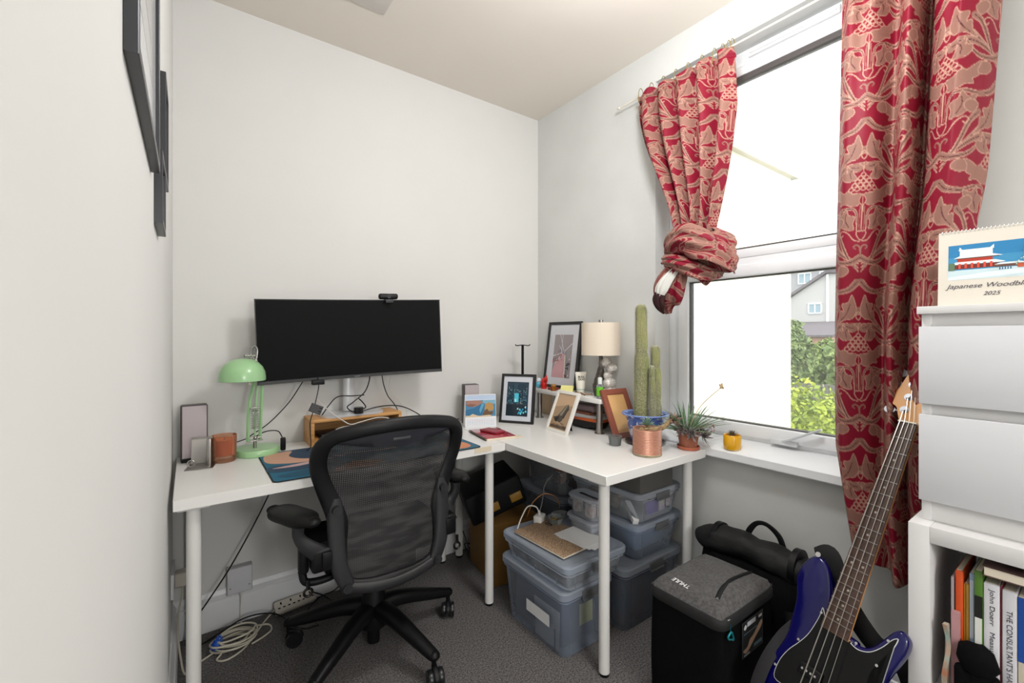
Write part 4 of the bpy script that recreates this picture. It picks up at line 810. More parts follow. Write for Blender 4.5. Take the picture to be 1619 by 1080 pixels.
# armrests
def arm(s, pads, h):
    bm = nb(); P0, P1 = pads; sweep(bm, [P0+(P0-P1)*.0, P0*.8+P1*.2, P0*.5+P1*.5, P0*.2+P1*.8, P1], [.020, .044, .046, .044, .022], [.011, .020, .021, .021, .013], ref=(0, 0, 1), seg=20, power=.85)
    sph(bm, P1+(P0-P1)*.02, .024, (1, 1, .62)); sph(bm, P0, .022, (1, 1, .6))
    obj('armrest_pad', bm, M('armrest_rubber', '080808', .45, spec=.25), ch, ang=80)
    c = P0*.35+P1*.65; x1 = BX+s*.215; z0 = .50
    bm = nb(); sweep(bm, [c+V((0, 0, -.01)), V((c.x-s*.0, c.y+.0, c.z-.06)), V((c.x*.6+x1*.4, c.y, z0+.05)), V((x1, 1.49, z0+.01)), V((BX+s*.185, 1.49, z0+.01))], [.02, .017, .024, .03, .03], [.017, .014, .016, .02, .02], ref=(0, 1, .0), seg=12, power=.7)
    obj('armrest_post', bm, M('support_grey', '232325'), ch, ang=60)
    bm = nb(); bx(bm, x1-.018, x1+.012, 1.455, 1.475, z0-.022, z0+.035, .004); bx(bm, x1-.045, x1+.03, 1.465, 1.52, z0-.03, z0+.045, .01, 3)
    if s < 0:
        bx(bm, x1-.075, x1-.045, 1.50, 1.54, z0-.04, z0+.06, .012, 3); sweep(bm, [(x1-.065, 1.52, z0-.03), (x1-.05, 1.515, z0-.07), (x1+.03, 1.52, z0-.075), (x1+.06, 1.53, z0-.04)], .012)
    obj('armrest_bracket', bm, BLK, ch)
    bm = nb(); q = V((x1-.05*(1 if s < 0 else -1), 1.50, z0-.095)); sweep(bm, [q+V((.012*math.cos(a), 0, .012*math.sin(a))) for a in np.linspace(0, 5.6, 8)], .004, closed=True); cyl(bm, q+V((0, 0, .01)), q+V((0, 0, .04)), .006); obj('lever', bm, BLKS, ch)
arm(-1, (V((.222, 1.600, .652)), V((.300, 1.415, .654))), .65)
arm(1, (V((.835, 1.66, .655)), V((.865, 1.50, .655))), .65)
# ------------------------------------------------------------------ damask curtains
CW, CHh, RES = .30, .50, .0016
nx, ny = int(CW/RES), int(CHh/RES); gx, gy = np.meshgrid((np.arange(nx)+.5)*RES-CW/2, (np.arange(ny)+.5)*RES-CHh/2)
cell = np.zeros((ny, nx, 3), np.float32); RED, TAU, LIT, DRK = [np.array(C(h)[:3], np.float32) for h in ('821029', '91685c', 'bb917f', '460817')]
cell[:] = RED
def inpoly(px, py, P):
    r = np.zeros(px.shape, bool); n = len(P)
    for i in range(n):
        x0, y0 = P[i-1]; x1, y1 = P[i]
        if y0 == y1: continue
        c = ((y0 > py) != (y1 > py)) & (px < (x1-x0)*(py-y0)/(y1-y0)+x0); r ^= c
    return r
def segd(px, py, a, b):
    dx, dy = b[0]-a[0], b[1]-a[1]; L = dx*dx+dy*dy+1e-12; t = np.clip(((px-a[0])*dx+(py-a[1])*dy)/L, 0, 1); return np.hypot(px-a[0]-t*dx, py-a[1]-t*dy), t
def draw(kind, pts, w=(.001, .001), colr=None, outline=True):
    for sx in (1, -1):
        P = [(sx*x, y) for x, y in pts]
        for ox, oy in [(i*CW+j*CW/2, k*CHh+j*CHh/2) for i in (-1, 0, 1) for k in (-1, 0, 1) for j in (-1, 0, 1)]:
            xs = [p[0]+ox for p in P]; ys = [p[1]+oy for p in P]
            if max(xs) < -CW/2-.02 or min(xs) > CW/2+.02 or max(ys) < -CHh/2-.02 or min(ys) > CHh/2+.02: continue
            Q = list(zip(xs, ys))
            if kind == 'fill':
                cell[inpoly(gx, gy, Q)] = TAU if colr is None else colr
                if outline:
                    for a, b in zip(Q, Q[1:]+Q[:1]): d, t = segd(gx, gy, a, b); cell[d < .0010] = LIT
            else:
                n = len(Q)-1
                for i, (a, b) in enumerate(zip(Q, Q[1:])):
                    d, t = segd(gx, gy, a, b); ww = w[0]+(w[1]-w[0])*(i+t)/n
                    if len(w) > 2: ww = w[0]+(w[1]-w[0])*np.sin(np.pi*(i+t)/n)
                    m_ = d < ww; cell[m_] = (TAU if colr is None else colr)
def sm(pts, n=5): return [tuple(p) for p in cr(pts, n)]
def smc(pts, n=4): return [tuple(p) for p in crc(pts, n)]
def swoosh(pts, w, line=True):
    P = sm(pts, 6); draw('line', P, w=(w*1.28, .0012)); 
    if line: draw('line', P, w=(.0009, .0009), colr=DRK)
    n = len(P); e = [];
    for s in (1, -1):
        L = []
        for i, p in enumerate(P):
            a, b = P[max(0, i-1)], P[min(n-1, i+1)]; dx, dy = b[0]-a[0], b[1]-a[1]; l = math.hypot(dx, dy) or 1; k = w*1.25*(1-i/(n-1))+.0008; L.append((p[0]-s*dy/l*k, p[1]+s*dx/l*k))
        draw('line', L, w=(.0009, .0009), colr=LIT)
# spreading acanthus leaves at the foot
for k, (ex, ey, w_) in enumerate(((.150, -.120, .0085), (.135, -.175, .010), (.090, -.108, .0065))):
    swoosh([(ex, ey), (ex*.72, ey*.55-.075), (ex*.38, -.185-.01*k), (.004, -.225-.012*k)], w_)
swoosh([(.145, -.03), (.12, -.055), (.085, -.060), (.045, -.050), (.018, -.062), (.013, -.12)], .007)
swoosh([(.150, .045), (.120, .030), (.085, .035), (.060, .055), (.040, .09)], .0075)
# leaves
draw('fill', smc([(.022, -.118), (.048, -.112), (.075, -.082), (.082, -.060), (.058, -.066), (.044, -.050), (.036, -.070), (.020, -.078), (.024, -.098)]))
draw('fill', smc([(.018, .040), (.042, .036), (.060, .052), (.058, .068), (.044, .066), (.045, .084), (.030, .072), (.026, .058)]))
draw('fill', smc([(.072, .085), (.058, .105), (.054, .130), (.042, .128), (.048, .150), (.030, .155), (.020, .178), (.012, .160), (.006, .130), (.018, .105), (.040, .100), (.060, .088)]))
draw('fill', smc([(.075, .140), (.095, .150), (.100, .165), (.088, .176), (.072, .172), (.062, .160)]))
draw('fill', smc([(.075, -.005), (.10, -.012), (.118, .0), (.114, .016), (.095, .022), (.078, .012)]))
draw('line', sm([(.034, .045), (.036, .062), (.03, .074)]), w=(.0008, .0008), colr=DRK)
draw('line', sm([(.050, .10), (.035, .118), (.024, .15)]), w=(.0009, .0009), colr=DRK)
draw('line', sm([(.035, -.108), (.045, -.085), (.043, -.065)]), w=(.0009, .0009), colr=DRK)
# pineapple calyx
draw('fill', smc([(.003, -.012), (.014, -.006), (.030, -.004), (.034, .012), (.050, .002), (.066, .012), (.088, .022), (.080, .002), (.082, -.014), (.066, -.022), (.070, -.034), (.048, -.034), (.030, -.044), (.010, -.040)]))
draw('fill', smc([(0, -.010), (.010, -.026), (.006, -.038), (0, -.042)])+[(0, -.03)], colr=RED)
for r_, (cnt, y) in enumerate(((5, .008), (4, .020), (3, .031), (2, .041), (1, .051))):
    for c_ in range(cnt):
        x = (c_-(cnt-1)/2)*.0165
        if x >= -.001: draw('fill', smc([(x-.007, y), (x, y+.008), (x+.007, y), (x, y-.005)]), colr=RED); draw('line', smc([(x-.007, y), (x, y+.008), (x+.007, y), (x, y-.005)])+[(x-.007, y)], w=(.0014, .0014), colr=LIT)
draw('line', [(0, -.045), (0, -.115)], w=(.0026, .0018), colr=LIT); draw('line', sm([(.006, -.047), (.008, -.09), (.006, -.12)]), w=(.0016, .001), colr=TAU)
draw('fill', smc([(0, .062), (.003, .078), (.012, .086), (.006, .090), (0, .086)])+[(0, .07)]); draw('line', smc([(0, .100), (.008, .112), (0, .128), (-.008, .112)])+[(0, .100)], w=(.0014, .0014), colr=LIT)
draw('line', smc([(0, -.152), (.013, -.135), (.012, -.122), (.004, -.124), (0, -.119), (-.004, -.124), (-.012, -.122), (-.013, -.135)])+[(0, -.152)], w=(.0014, .0014), colr=LIT)
draw('line', sm([(.004, -.155), (.020, -.150), (.036, -.128), (.052, -.118), (.064, -.126), (.058, -.137), (.050, -.132)]), w=(.0015, .0015), colr=LIT)
draw('line', sm([(0, -.20), (.002, -.175), (.012, -.166), (.020, -.172), (.014, -.178)]), w=(.0028, .0014))
from functools import lru_cache
def cloth_col(u, v):
    """weave colour at cloth coordinates in metres (arrays)"""
    fx = (u/RES) % nx; fy = (v/RES) % ny; x0 = np.floor(fx).astype(int); y0 = np.floor(fy).astype(int); tx = (fx-x0)[..., None]; ty = (fy-y0)[..., None]; x0 %= nx; y0 %= ny; x1 = (x0+1) % nx; y1 = (y0+1) % ny
    return (cell[y0, x0]*(1-tx)+cell[y0, x1]*tx)*(1-ty)+(cell[y1, x0]*(1-tx)+cell[y1, x1]*tx)*ty
def cloth(name, X, Y, Z, U, Vv, parent, mat=CLOTH, thick=.0022, cols=None):
    n, m = X.shape; me = bpy.data.meshes.new(name); co = np.stack([X, Y, Z], -1).reshape(-1, 3)
    inv = rmat(parent).inverted(); A = np.array(inv); co = co @ A[:3, :3].T+A[:3, 3]
    idx = np.arange(n*m).reshape(n, m); q = np.stack([idx[:-1, :-1], idx[1:, :-1], idx[1:, 1:], idx[:-1, 1:]], -1).reshape(-1, 4)
    me.from_pydata(co.tolist(), [], q.tolist()); c = (cloth_col(U, Vv) if cols is None else cols).reshape(-1, 3)
    at = me.color_attributes.new('Col', 'FLOAT_COLOR', 'POINT'); at.data.foreach_set('color', np.concatenate([c, np.ones((len(c), 1))], 1).astype(np.float32).ravel())
    me.materials.append(mat); me.polygons.foreach_set('use_smooth', [True]*len(me.polygons))
    o = bpy.data.objects.new(name, me); COL.objects.link(o); o.parent = parent
    md = o.modifiers.new('thickness', 'SOLIDIFY'); md.thickness = thick; md.offset = 0
    return o
sst = lambda t: t*t*(3-2*t)
ci = lambda x, a, b: np.clip((x-a)/(b-a), 0, 1)
# right curtain, hanging free
rc = thing('curtain', 'long red patterned curtain hanging at the right of the window, behind the bass', 'curtain', (1.75, .36, .48), group='red damask curtains')
n, m = 640, 330; v = np.linspace(0, 1, n)[:, None]; u = np.linspace(0, 1, m)[None, :]
YL = .535+.016*np.sin(v*2.6)-.03*ci(v, .86, 1); zz = 2.385-1.88*v; YR = .165+.05*ci(v, .0, .45)+.045*sst(ci(1.7-zz, 0, .5))
kn_u = [0, .10, .28, .40, .50, .60, .72, .86, .95, 1]
kn_x = [.006, -.040, -.014, .040, -.070, .040, -.064, -.085, -.04, .0]
prof_ = np.array(cr([(a, b) for a, b in zip(kn_u, kn_x)], 24)); off = np.interp(u[0], prof_[:, 0], prof_[:, 1])[None, :]
Yc = YL+(YR-YL)*(u+.022*np.sin(u*4*2*np.pi+1.2)*ci(u, .3, .5)*ci(1-u, 0, .2))
Xc = 1.728+off*(1.0-.25*v)+.010*np.sin(u*9+v*6)*(1-ci(u, .5, .9))+.010*np.sin(u*44+2*v)*(1-v)**6-.012*v
Xc = np.minimum(Xc, 1.763)
bz = sst(ci(1.42-zz, 0, .14))*sst(ci(.345-Yc, 0, .05)); Xc = Xc*(1-bz)+np.maximum(Xc, 1.732)*bz
Zb = .505+.10*(1-ci(u, 0, .16))**2+.010*np.sin(u*9)-.03*u; Zc = 2.385+(Zb-2.385)*v
X_, Y_, Z_ = np.broadcast_arrays(Xc, Yc, Zc)
mid = 330; arc = np.concatenate([[0], np.cumsum(np.hypot(np.diff(X_[mid]), np.diff(Y_[mid])))])[None, :]
cloth('fabric', X_, Y_, Z_, np.broadcast_to(arc*1.12-.115, X_.shape), -(2.385-Z_)+1.225+.0, rc)
# left curtain, gathered and knotted
lc = thing('curtain', 'short red and taupe patterned curtain tied in a knot at the left of the window', 'curtain', (1.74, 1.06, 1.30), group='red damask curtains')
n, m = 330, 300; v = np.linspace(0, 1, n)[:, None]; u = np.linspace(0, 1, m)[None, :]
YL = 1.372-(.010*v+.215*sst(ci(v, .0, 1.0))**1.25); YR = .905+.065*ci(v, .3, 1)-.012*np.sin(v*3.1)
Yc = YL+(YR-YL)*(u+.012*np.sin(u*5*2*np.pi+1))
A_ = (.022+.016*np.sin(v*3.0))*(1-.35*v); Xc = 1.738+A_*np.sin(u*5*2*np.pi+.5+.6*v)-.035*v**2+.012*np.exp(-((v-.045)/.012)**2)+.006*np.sin(u*60)*np.exp(-(v/.07)**2)
ruf = .010*np.sin(u*5*2*np.pi+2.0)+.004*np.sin(u*43)
Zc = 2.352+ruf*(1-v)-(2.352-1.60)*v+.03*np.sin(u*3.14)*v*0
X_, Y_, Z_ = np.broadcast_arrays(Xc, Yc, Zc)
cloth('fabric', X_, Y_, Z_, np.broadcast_to((u-.42)*.80, X_.shape), Z_*1.02+.06+0*u, lc)
# knot: a lump of wrapped cloth with ridges, a loop over it, a folded tail
th = np.linspace(0, 2*np.pi, 220)[None, :]; t = np.linspace(0, 1, 150)[:, None]
rad = (.055+.055*np.sin(np.pi*t**.8)**.8)*(1+.10*np.sin(3*th+7*t)+.05*np.sin(7*th-9*t)+.02*np.sin(16*th+20*t)); cy = 1.03-.075*t-.02; cz = 1.625-.17*t
X_ = 1.70-rad*.62*np.cos(th)-.015; Y_ = cy+rad*1.0*np.sin(th)-.0; Z_ = cz+.022*np.sin(th*2+1)-.02*np.sin(th)
cloth('knot', X_, Y_, Z_, th*.11+.05*t, t*.34+.03*th+.11, lc)
def band(name, path, width, cu, amp=.008, ncol=160, nrow=60, u0=0, v0=0, cols=None, mat=CLOTH, up=(0, .2, 1), roll=0.0):
    P = np.array(cr(path, max(4, ncol//(len(path)-1)))); Wd = np.array(cr([(w_,) for w_ in width], max(4, ncol//(len(path)-1))))[:, 0]
    T_ = np.gradient(P, axis=0); T_ /= np.linalg.norm(T_, axis=1)[:, None]; s = np.linspace(-1, 1, nrow)
    upv = np.array(up, float); B = upv-T_*(T_@upv)[:, None]; B /= np.linalg.norm(B, axis=1)[:, None]; N = np.cross(T_, B)
    N *= np.sign((N@np.array([-1., -.6, 0])))[:, None]+1e-9
    L = np.linspace(0, 1, len(P)); q = P[:, None]+B[:, None]*(Wd[:, None]*s[None])[..., None]+N[:, None]*((cu*(1-s[None]**2))*Wd[:, None]+amp*np.sin(s[None]*9+L[:, None]*5))[..., None]
    U_ = np.broadcast_to((s*.09)[None], q.shape[:2])+u0; V_ = np.broadcast_to((L*.36)[:, None], q.shape[:2])+v0
    if cols is not None: cols = np.broadcast_to(np.array(C(cols)[:3]), q.shape).copy()
    return cloth(name, q[..., 0], q[..., 1], q[..., 2], U_, V_, lc, mat=mat, cols=cols)
band('wrap', [(1.70, 1.115, 1.50), (1.645, 1.105, 1.575), (1.600, 1.02, 1.595), (1.600, .935, 1.545), (1.645, .885, 1.49), (1.70, .89, 1.47)], [.035, .060, .062, .058, .050, .03], .55, .005, u0=.05, v0=.21, up=(0, .6, 1))
band('wrap', [(1.70, 1.14, 1.52), (1.64, 1.135, 1.525), (1.60, 1.08, 1.515), (1.598, 1.01, 1.485), (1.63, .95, 1.455), (1.70, .93, 1.46)], [.03, .028, .028, .034, .036, .02], .7, .004, u0=-.06, v0=.02, up=(0, .5, 1))
LIN = M('curtain_lining', 'e4e2da', .85, var=.03, bump=.2, bscale=60)
band('tail', [(1.635, 1.045, 1.52), (1.622, 1.085, 1.46), (1.628, 1.12, 1.40), (1.65, 1.14, 1.35), (1.66, 1.135, 1.305)], [.030, .062, .078, .062, .012], .32, .006, u0=.1, v0=.05, up=(0, 1, .45))
band('lining', [(1.622, 1.055, 1.50), (1.600, 1.092, 1.455), (1.592, 1.122, 1.41), (1.592, 1.135, 1.378)], [.012, .024, .031, .022], .3, .002, cols='dddcd6', up=(0, 1, .45))
band('lining', [(1.590, 1.130, 1.385), (1.592, 1.142, 1.355), (1.605, 1.140, 1.325), (1.625, 1.137, 1.305)], [.026, .030, .024, .006], .3, .002, cols='35191a', up=(0, 1, .45))
# wire rod, hooks
rod = thing('curtain_rod', 'thin cream curtain wire rod with hooks above the window', 'curtain rod', (1.765, .8, 2.37))
bm = nb(); sweep(bm, [(1.772, 1.50, 2.368), (1.772, 1.0, 2.378), (1.772, .5, 2.380), (1.772, .10, 2.375)], .004, seg=8); sph(bm, (1.772, 1.503, 2.368), .008, (1, 1.4, 1)); obj('rod', bm, M('cream_rod', 'dcd6c8', .4), rod)
bm = nb(); cyl(bm, (1.772, 1.35, 2.371), (1.8199, 1.35, 2.371), .004, seg=10); cyl(bm, (1.812, 1.35, 2.371), (1.8199, 1.35, 2.371), .011, seg=16); obj('bracket', bm, MATS['cream_rod'], rod)
bm = nb()
BR = M('brass_hook', 'a89c6a', .35, .8)
for i, y in enumerate((1.362, 1.30, 1.235, 1.17, 1.11, 1.045, .99, .955, .93, .915)):
    bm = nb(); sweep(bm, [(1.745, y, 2.335), (1.748, y, 2.380), (1.760, y, 2.402), (1.775, y, 2.398), (1.780, y, 2.382)], .0018, seg=6); obj('hook', bm, BR, rod)
# ------------------------------------------------------------------ dresser, bookcase and their things
dr = thing('chest_of_drawers', 'white two-drawer chest standing on the white bookcase', 'chest of drawers', (1.60, -.05, .767))
DZ = .7675
bm = nb(); bx(bm, 1.436, 1.712, .266, .283, DZ, 1.262, .0008); obj('side_panel', bm, WHITE2, dr)
bm = nb(); bx(bm, 1.436, 1.712, -.40, -.383, DZ, 1.262, .0008); obj('side_panel', bm, WHITE2, dr)
obj('top', box(1.415, 1.715, -.405, .288, 1.262, 1.280, .001), WHITE2, dr)
bm = nb(); bx(bm, 1.444, 1.46, -.383, .266, DZ, 1.262); obj('inner_front', bm, WHITE2, dr)
for z0, z1 in ((1.048, 1.232), (.818, 1.022)): obj('drawer_front', box(1.418, 1.434, -.402, .285, z0, z1, .001), M('drawer_white', 'd4d5d8', .45, var=.015, scale=6, stretch=(1, .3, 2)), dr)
bc_ = thing('bookcase', 'white cube bookcase filled with books, under the white chest', 'bookcase', (1.58, -.09, 0)); X0, X1 = 1.389, 1.715
for n_, y0, y1, z0, z1 in (('side_panel', .260, .298, 0, .767), ('side_panel', -.478, -.440, 0, .767), ('top_panel', -.440, .2598, .729, .767), ('bottom_panel', -.440, .2598, 0, .038), ('divider', -.10, -.084, .38, .729), ('divider', -.10, -.084, .038, .364), ('shelf', -.44, .2598, .364, .380)):
    obj(n_, box(X0, X1, y0, y1, z0, z1, .001), WHITE2, bc_)
obj('back_panel', box(X1-.004, X1, -.44, .26, .038, .729), WHITE2, bc_)
def book(label, y0, y1, z1, x0, col, title=None, tcol='222222', extra=None, depth=.16, name='book', group='upright books in the bookcase', th=None, txt=(.1, .9)):
    t = thing(name, label, 'book', (x0+depth/2, (y0+y1)/2, .3805), group=group); w_ = y1-y0
    bm = nb(); T = Matrix.Translation((x0, y0, .3805)); H_ = z1-.3805
    bx(bm, 0, depth, 0, w_, 0, H_, .0015, T=T); obj('cover', bm, M('cover_'+col, col, .4, var=.03), t)
    obj('pages', box(x0+.004, x0+depth+.0006, y0+.002, y1-.002, z1-.003, z1+.0006), MATS['page_edges'], t)
    # spine artwork faces -X
    S = fr((x0-.0004, y1, z1), (0, 0, -1), (0, -1, 0)); S = Matrix(((0, 0, -1, x0-.0003), (0, -1, 0, y1), (-1, 0, 0, z1), (0, 0, 0, 1)))
    S = fr((x0-.0003, y1, z1), (0, 0, -1), (0, -1, 0))
    if extra: art('spine_print', S, [(c, R4(a*H_, b*w_, c2*H_, d*w_)) for c, a, b, c2, d in extra], PRINT, t)
    if title:
        text('lettering', title, S @ Matrix.Translation((txt[0]*H_, w_*.30, .0002)), (txt[1]-txt[0])*H_, M('ink_'+tcol, tcol, .6), t, height=w_*.42, ext=.0002)
    return t
ZT = .665
book('tall bright orange book, second upright from the left inside the bookcase', .2105, .2230, .672, 1.425, 'd2501c')
book('thin yellow-brown book right of the orange one', .2015, .2100, .645, 1.43, 'b98a2c', extra=[('7a5618', .0, .3, 1, .5)])
book('thin book in pale blue-grey plastic sleeve', .1925, .2010, .672, 1.43, '8fa6c4', extra=[('c9d3e0', .05, .1, .5, .8), ('5b7fae', .6, .1, .98, .9)])
book('dark green and black spined book with a white panel', .1790, .1920, .685, 1.422, '4f7a24', None, 'e8e8e0', extra=[('1c1f1a', .18, 0, .34, 1), ('e4e6df', .34, .08, .72, .92)], txt=(.02, .17))
book('thicker white spined book with mixed-case dark lettering, left of the thin red spine', .1540, .1780, .664, 1.425, 'dcdbe0', 'John Doerr   Measure What Matters', '2d2d38', txt=(.04, .93))
book('thin red spined book between the two white ones', .1505, .1535, .664, 1.43, '8f1f2c')
book('white spined book lettered in dark capitals, right of the thin red spine', .1285, .1500, .660, 1.425, 'd5d5da', "THE CONSULTANT'S HANDBOOK", '33333a', txt=(.15, .92))
book('blue and cream spined book at the photo right edge', .1000, .1275, .655, 1.425, 'd8cfbb', None, 'e8ecf4', extra=[('1e4fa0', 0, 0, .50, 1)], txt=(.04, .44))
book('grey spined book just past the blue and cream one', .0700, .0995, .66, 1.425, 'a9a9ac')
def lying(label, y0, y1, x0, x1, z0, z1, col, rz=0):
    t = thing('book', label, 'book', ((x0+x1)/2, (y0+y1)/2, z0), group='books lying on the upright books'); T = TR((x0+x1)/2, (y0+y1)/2, z0, rz); a, b = (x1-x0)/2, (y1-y0)/2
    bm = nb(); bx(bm, -a, a, -b, b, .0, .0012, T=T); bx(bm, -a, a, -b, b, z1-z0-.0012, z1-z0, T=T); bx(bm, a-.0012, a, -b, b, 0, z1-z0, T=T); obj('cover', bm, M('cover_'+col, col, .35), t)
    bm = nb(); bx(bm, -a+.003, a-.003, -b+.003, b-.003, .0014, z1-z0-.0014, T=T); obj('pages', bm, MATS['page_edges'], t)
lying('brown covered book lying flat on top of the upright books', .03, .178, 1.405, 1.585, .6858, .707, '5b4440')
lying('cream book lying behind and left of the brown flat one', .13, .235, 1.60, 1.70, .6858, .702, 'b0a080', 0)
T = TR(1.44, .238, .3805, 0)
obj('paper_sheets', box(1.42, 1.56, .225, .229, .3805, .655), M('greyed_pages', 'a79a9d', .7), None, 'thin sheets standing at the far left of the bookcase, left of the orange book', 'paper')
bm = nb(); lathe(bm, [(.0, 0), (.022, .002), (.027, .02), (.024, .045), (.012, .058), (.0, .060)], (1.408, .186, .468), 28, sx=.9, sy=1.25)
for v_ in bm.verts: v_.co += V((0, noise.noise(v_.co*40), noise.noise(v_.co*50)))*.006
bx(bm, 1.395, 1.422, .150, .222, .3805, .47, .01, 3); obj('black_pouch', bm, BFAB, None, 'small round-topped black fabric pouch in front of the green and white books', 'pouch')
bm = nb(); loft(bm, [[(1.398+.004*math.sin(z*60), .230+dy+.004*math.sin(z*40), .3805+z) for dy in (0, .008)]+[(1.412+.004*math.sin(z*60), .230+dy, .3805+z) for dy in (.008, 0)] for z in np.linspace(0, .17, 12)]); obj('teal_packet', bm, M('teal_print_bag', '8fb5ac', .5, col2='c77f5a', scale=25), None, 'crumpled teal and orange packet at the left side of the bookcase', 'packet')
obj('pink_card', box(1.413, 1.424, .214, .228, .3805, .58), M('pink_card', 'b7898c', .7), None, 'dusty pink card in front of the orange book', 'card')
# big calendar
T = fr((1.436, .2545, 1.2803), (.012, -.230, 0), (.10, 0, 1)); wcal = thing('wall_calendar', 'cream spiral calendar with a red temple print, standing on the white chest', 'calendar', T @ V((.11, 0, -.03)))
bm = nb(); loft(bm, [[T @ V((x, 0, -.004)), T @ V((x, 0, 0)), T @ V((x, .174, 0)), T @ V((x, .176, -.004)), T @ V((x, .012, -.075)), T @ V((x, .008, -.075))] for x in (0, .22)]); obj('stand', bm, M('cream_card', 'dcd5c8', .7), wcal, smooth=False)
sh = [('dcd5c8', R4(0, 0, .22, .131)), ('3f8fbb', R4(.017, .045, .20, .107)), ('2c7fb2', R4(.017, .085, .20, .107)), ('c9dde2', R4(.017, .045, .20, .062)), ('dfeaec', [(.017, .050), (.08, .056), (.20, .060), (.20, .055), (.1, .048), (.017, .045)]),
      ('7c2f28', R4(.028, .064, .095, .074)), ('b23a28', R4(.032, .076, .088, .083)), ('e7eef0', [(.020, .073), (.030, .0765), (.092, .0765), (.108, .072), (.10, .071), (.03, .0712)]), ('5a4a44', [(.022, .0722), (.105, .0712), (.10, .0702), (.03, .0702)]), ('eef3f4', [(.026, .083), (.036, .087), (.036, .098), (.088, .098), (.088, .087), (.104, .083)]), ('5a4a44', R4(.03, .0818, .098, .0832)), ('e7eef0', [(.084, .098), (.090, .103), (.090, .096)]), ('e7eef0', [(.040, .098), (.036, .103), (.034, .096)]),
      ('6a4a3c', R4(.092, .063, .135, .067)), ('dde6e8', [(.09, .067), (.10, .070), (.13, .070), (.14, .067)]), ('5d7a5c', R4(.018, .062, .028, .075)), ('c65a3a', R4(.125, .060, .20, .066))]
rn = random.Random(9)
for k in range(6): sh.append(('d8503a', R4(.034+k*.010, .0645, .038+k*.010, .0735)))
for k in range(120):
    yy = rn.random(); wdt = .028*(1-yy)+.004; x = .150+rn.uniform(-wdt, wdt); y = .064+yy*.040; sh.append((rn.choice(['dfe9df', 'e9f0ec', '5f8a6a', '3f6f6b', 'c9d8c9']), [(x-.0016, y), (x+.0016, y), (x, y+.0022)]))
for k in range(5): sh.append(('2d5f8a', [(.098+k*.004, .057), (.101+k*.004, .057), (.0995+k*.004, .063)]))
art('page', T @ Matrix.Translation((0, 0, .0003)) @ Matrix.Diagonal((1, 1.32, 1, 1)), sh, PRINT, wcal, step=.00006)
INK = M('calendar_ink', '4a4652', .7)
text('lettering', 'Japanese Woodblock', T @ Matrix.Translation((.013, .036, .0008)), .145, INK, wcal, height=.0135, shear=.35, ext=.0002)
text('lettering', '2025', T @ Matrix.Translation((.074, .021, .0008)), .027, INK, wcal, height=.0085, shear=.35, ext=.0002)
bm = nb()
for i in range(32): sweep(bm, [T @ V((.006+i*.0066, .174+.0035*math.cos(a), .0035*math.sin(a)-.001)) for a in (0, 1.57, 3.14, 4.71)], .0009, seg=5, closed=True, n=3)
obj('spiral_binding', bm, M('white_coil', 'dcdcdc', .4), wcal)
# pictures on the left wall
def wframe(label, y0, y1, z0, z1, dep, b, art_c='d9dadc'):
    t = thing('wall_picture', label, 'picture frame', (XL, (y0+y1)/2, z0), group='dark frames on the left wall')
    T = fr((XL+dep+.0003, y0, z0), (0, 1, 0), (0, 0, 1)); T = Matrix(((0, 0, 1, XL+dep+.0003), (-1, 0, 0, y1), (0, 1, 0, z0), (0, 0, 0, 1))); w_, h_ = y1-y0, z1-z0; e = .001
    bm = nb(); q = lambda i, z: [T @ V((x, y, z)) for x, y in ((i, i), (w_-i, i), (w_-i, h_-i), (i, h_-i))]
    loft(bm, [q(b, -dep*.5), q(0, -dep), q(0, -e), q(e, 0), q(b-e, 0), q(b, -e), q(b, -.006)], False, False); obj('frame', bm, M('navy_black_frame', '26272c', .35, var=.05), t, ang=30)
    art('print', T @ Matrix.Translation((0, 0, -.0055)), [(art_c, R4(b*.9, b*.9, w_-b*.9, h_-b*.9)), ('c4c3c3', R4(w_*.2, h_*.2, w_*.8, h_*.8)), ('b4b1ad', R4(w_*.3, h_*.3, w_*.7, h_*.5))], PRINTG, t)
wframe('largest dark picture frame high on the left wall, nearest the camera', .551, .939, 1.479, 1.98, .0118, .014)
wframe('small square dark frame low on the left wall, behind the largest one', 1.013, 1.150, 1.412, 1.545, .0125, .011)
wframe('narrow dark frame on the left wall, furthest from the camera', 1.235, 1.39, 1.565, 1.79, .010, .010)
# ------------------------------------------------------------------ sockets, cables and strip under the desk
bpt = thing('blank_wall_plate', 'white square blank plate on the back wall above the skirting', 'wall plate', (.174, 2.2, .12))
bm = nb(); bx(bm, .128, .220, 2.178, YB-.0002, .130, .240, .002); obj('back_box', bm, M('plate_grey', 'b3b2b3', .5), bpt); obj('plate', box(.130, .218, 2.172, 2.178, .135, .238, .002), M('plate_white', 'd6d6da', .35), bpt)
for x in (.140, .208): 
    bm = nb(); cyl(bm, (x, 2.1705, .16), (x, 2.173, .16), .003, seg=12); obj('screw', bm, STEEL, bpt)
cable('flat_cable', 'white cable clipped down from the blank wall plate over the skirting', [(.178, 2.175, .133), (.178, 2.172, .12), (.177, 2.183, .08), (.177, 2.185, .02), (.18, 2.17, .004)], .0028, MATS['white_cable'])
st = thing('power_strip', 'white plastic power strip propped against the back skirting', 'power strip', (.385, 2.165, 0)); T = TR(.385, 2.150, .0, 8) @ Matrix.Rotation(math.radians(40), 4, 'X')
bm = nb(); bx(bm, -.085, .085, -.003, .052, .0, .026, .008, 3, T=T @ Matrix.Translation((0, 0, .004))); obj('housing', bm, M('ivory_plastic', 'cfc9bd', .4), st)
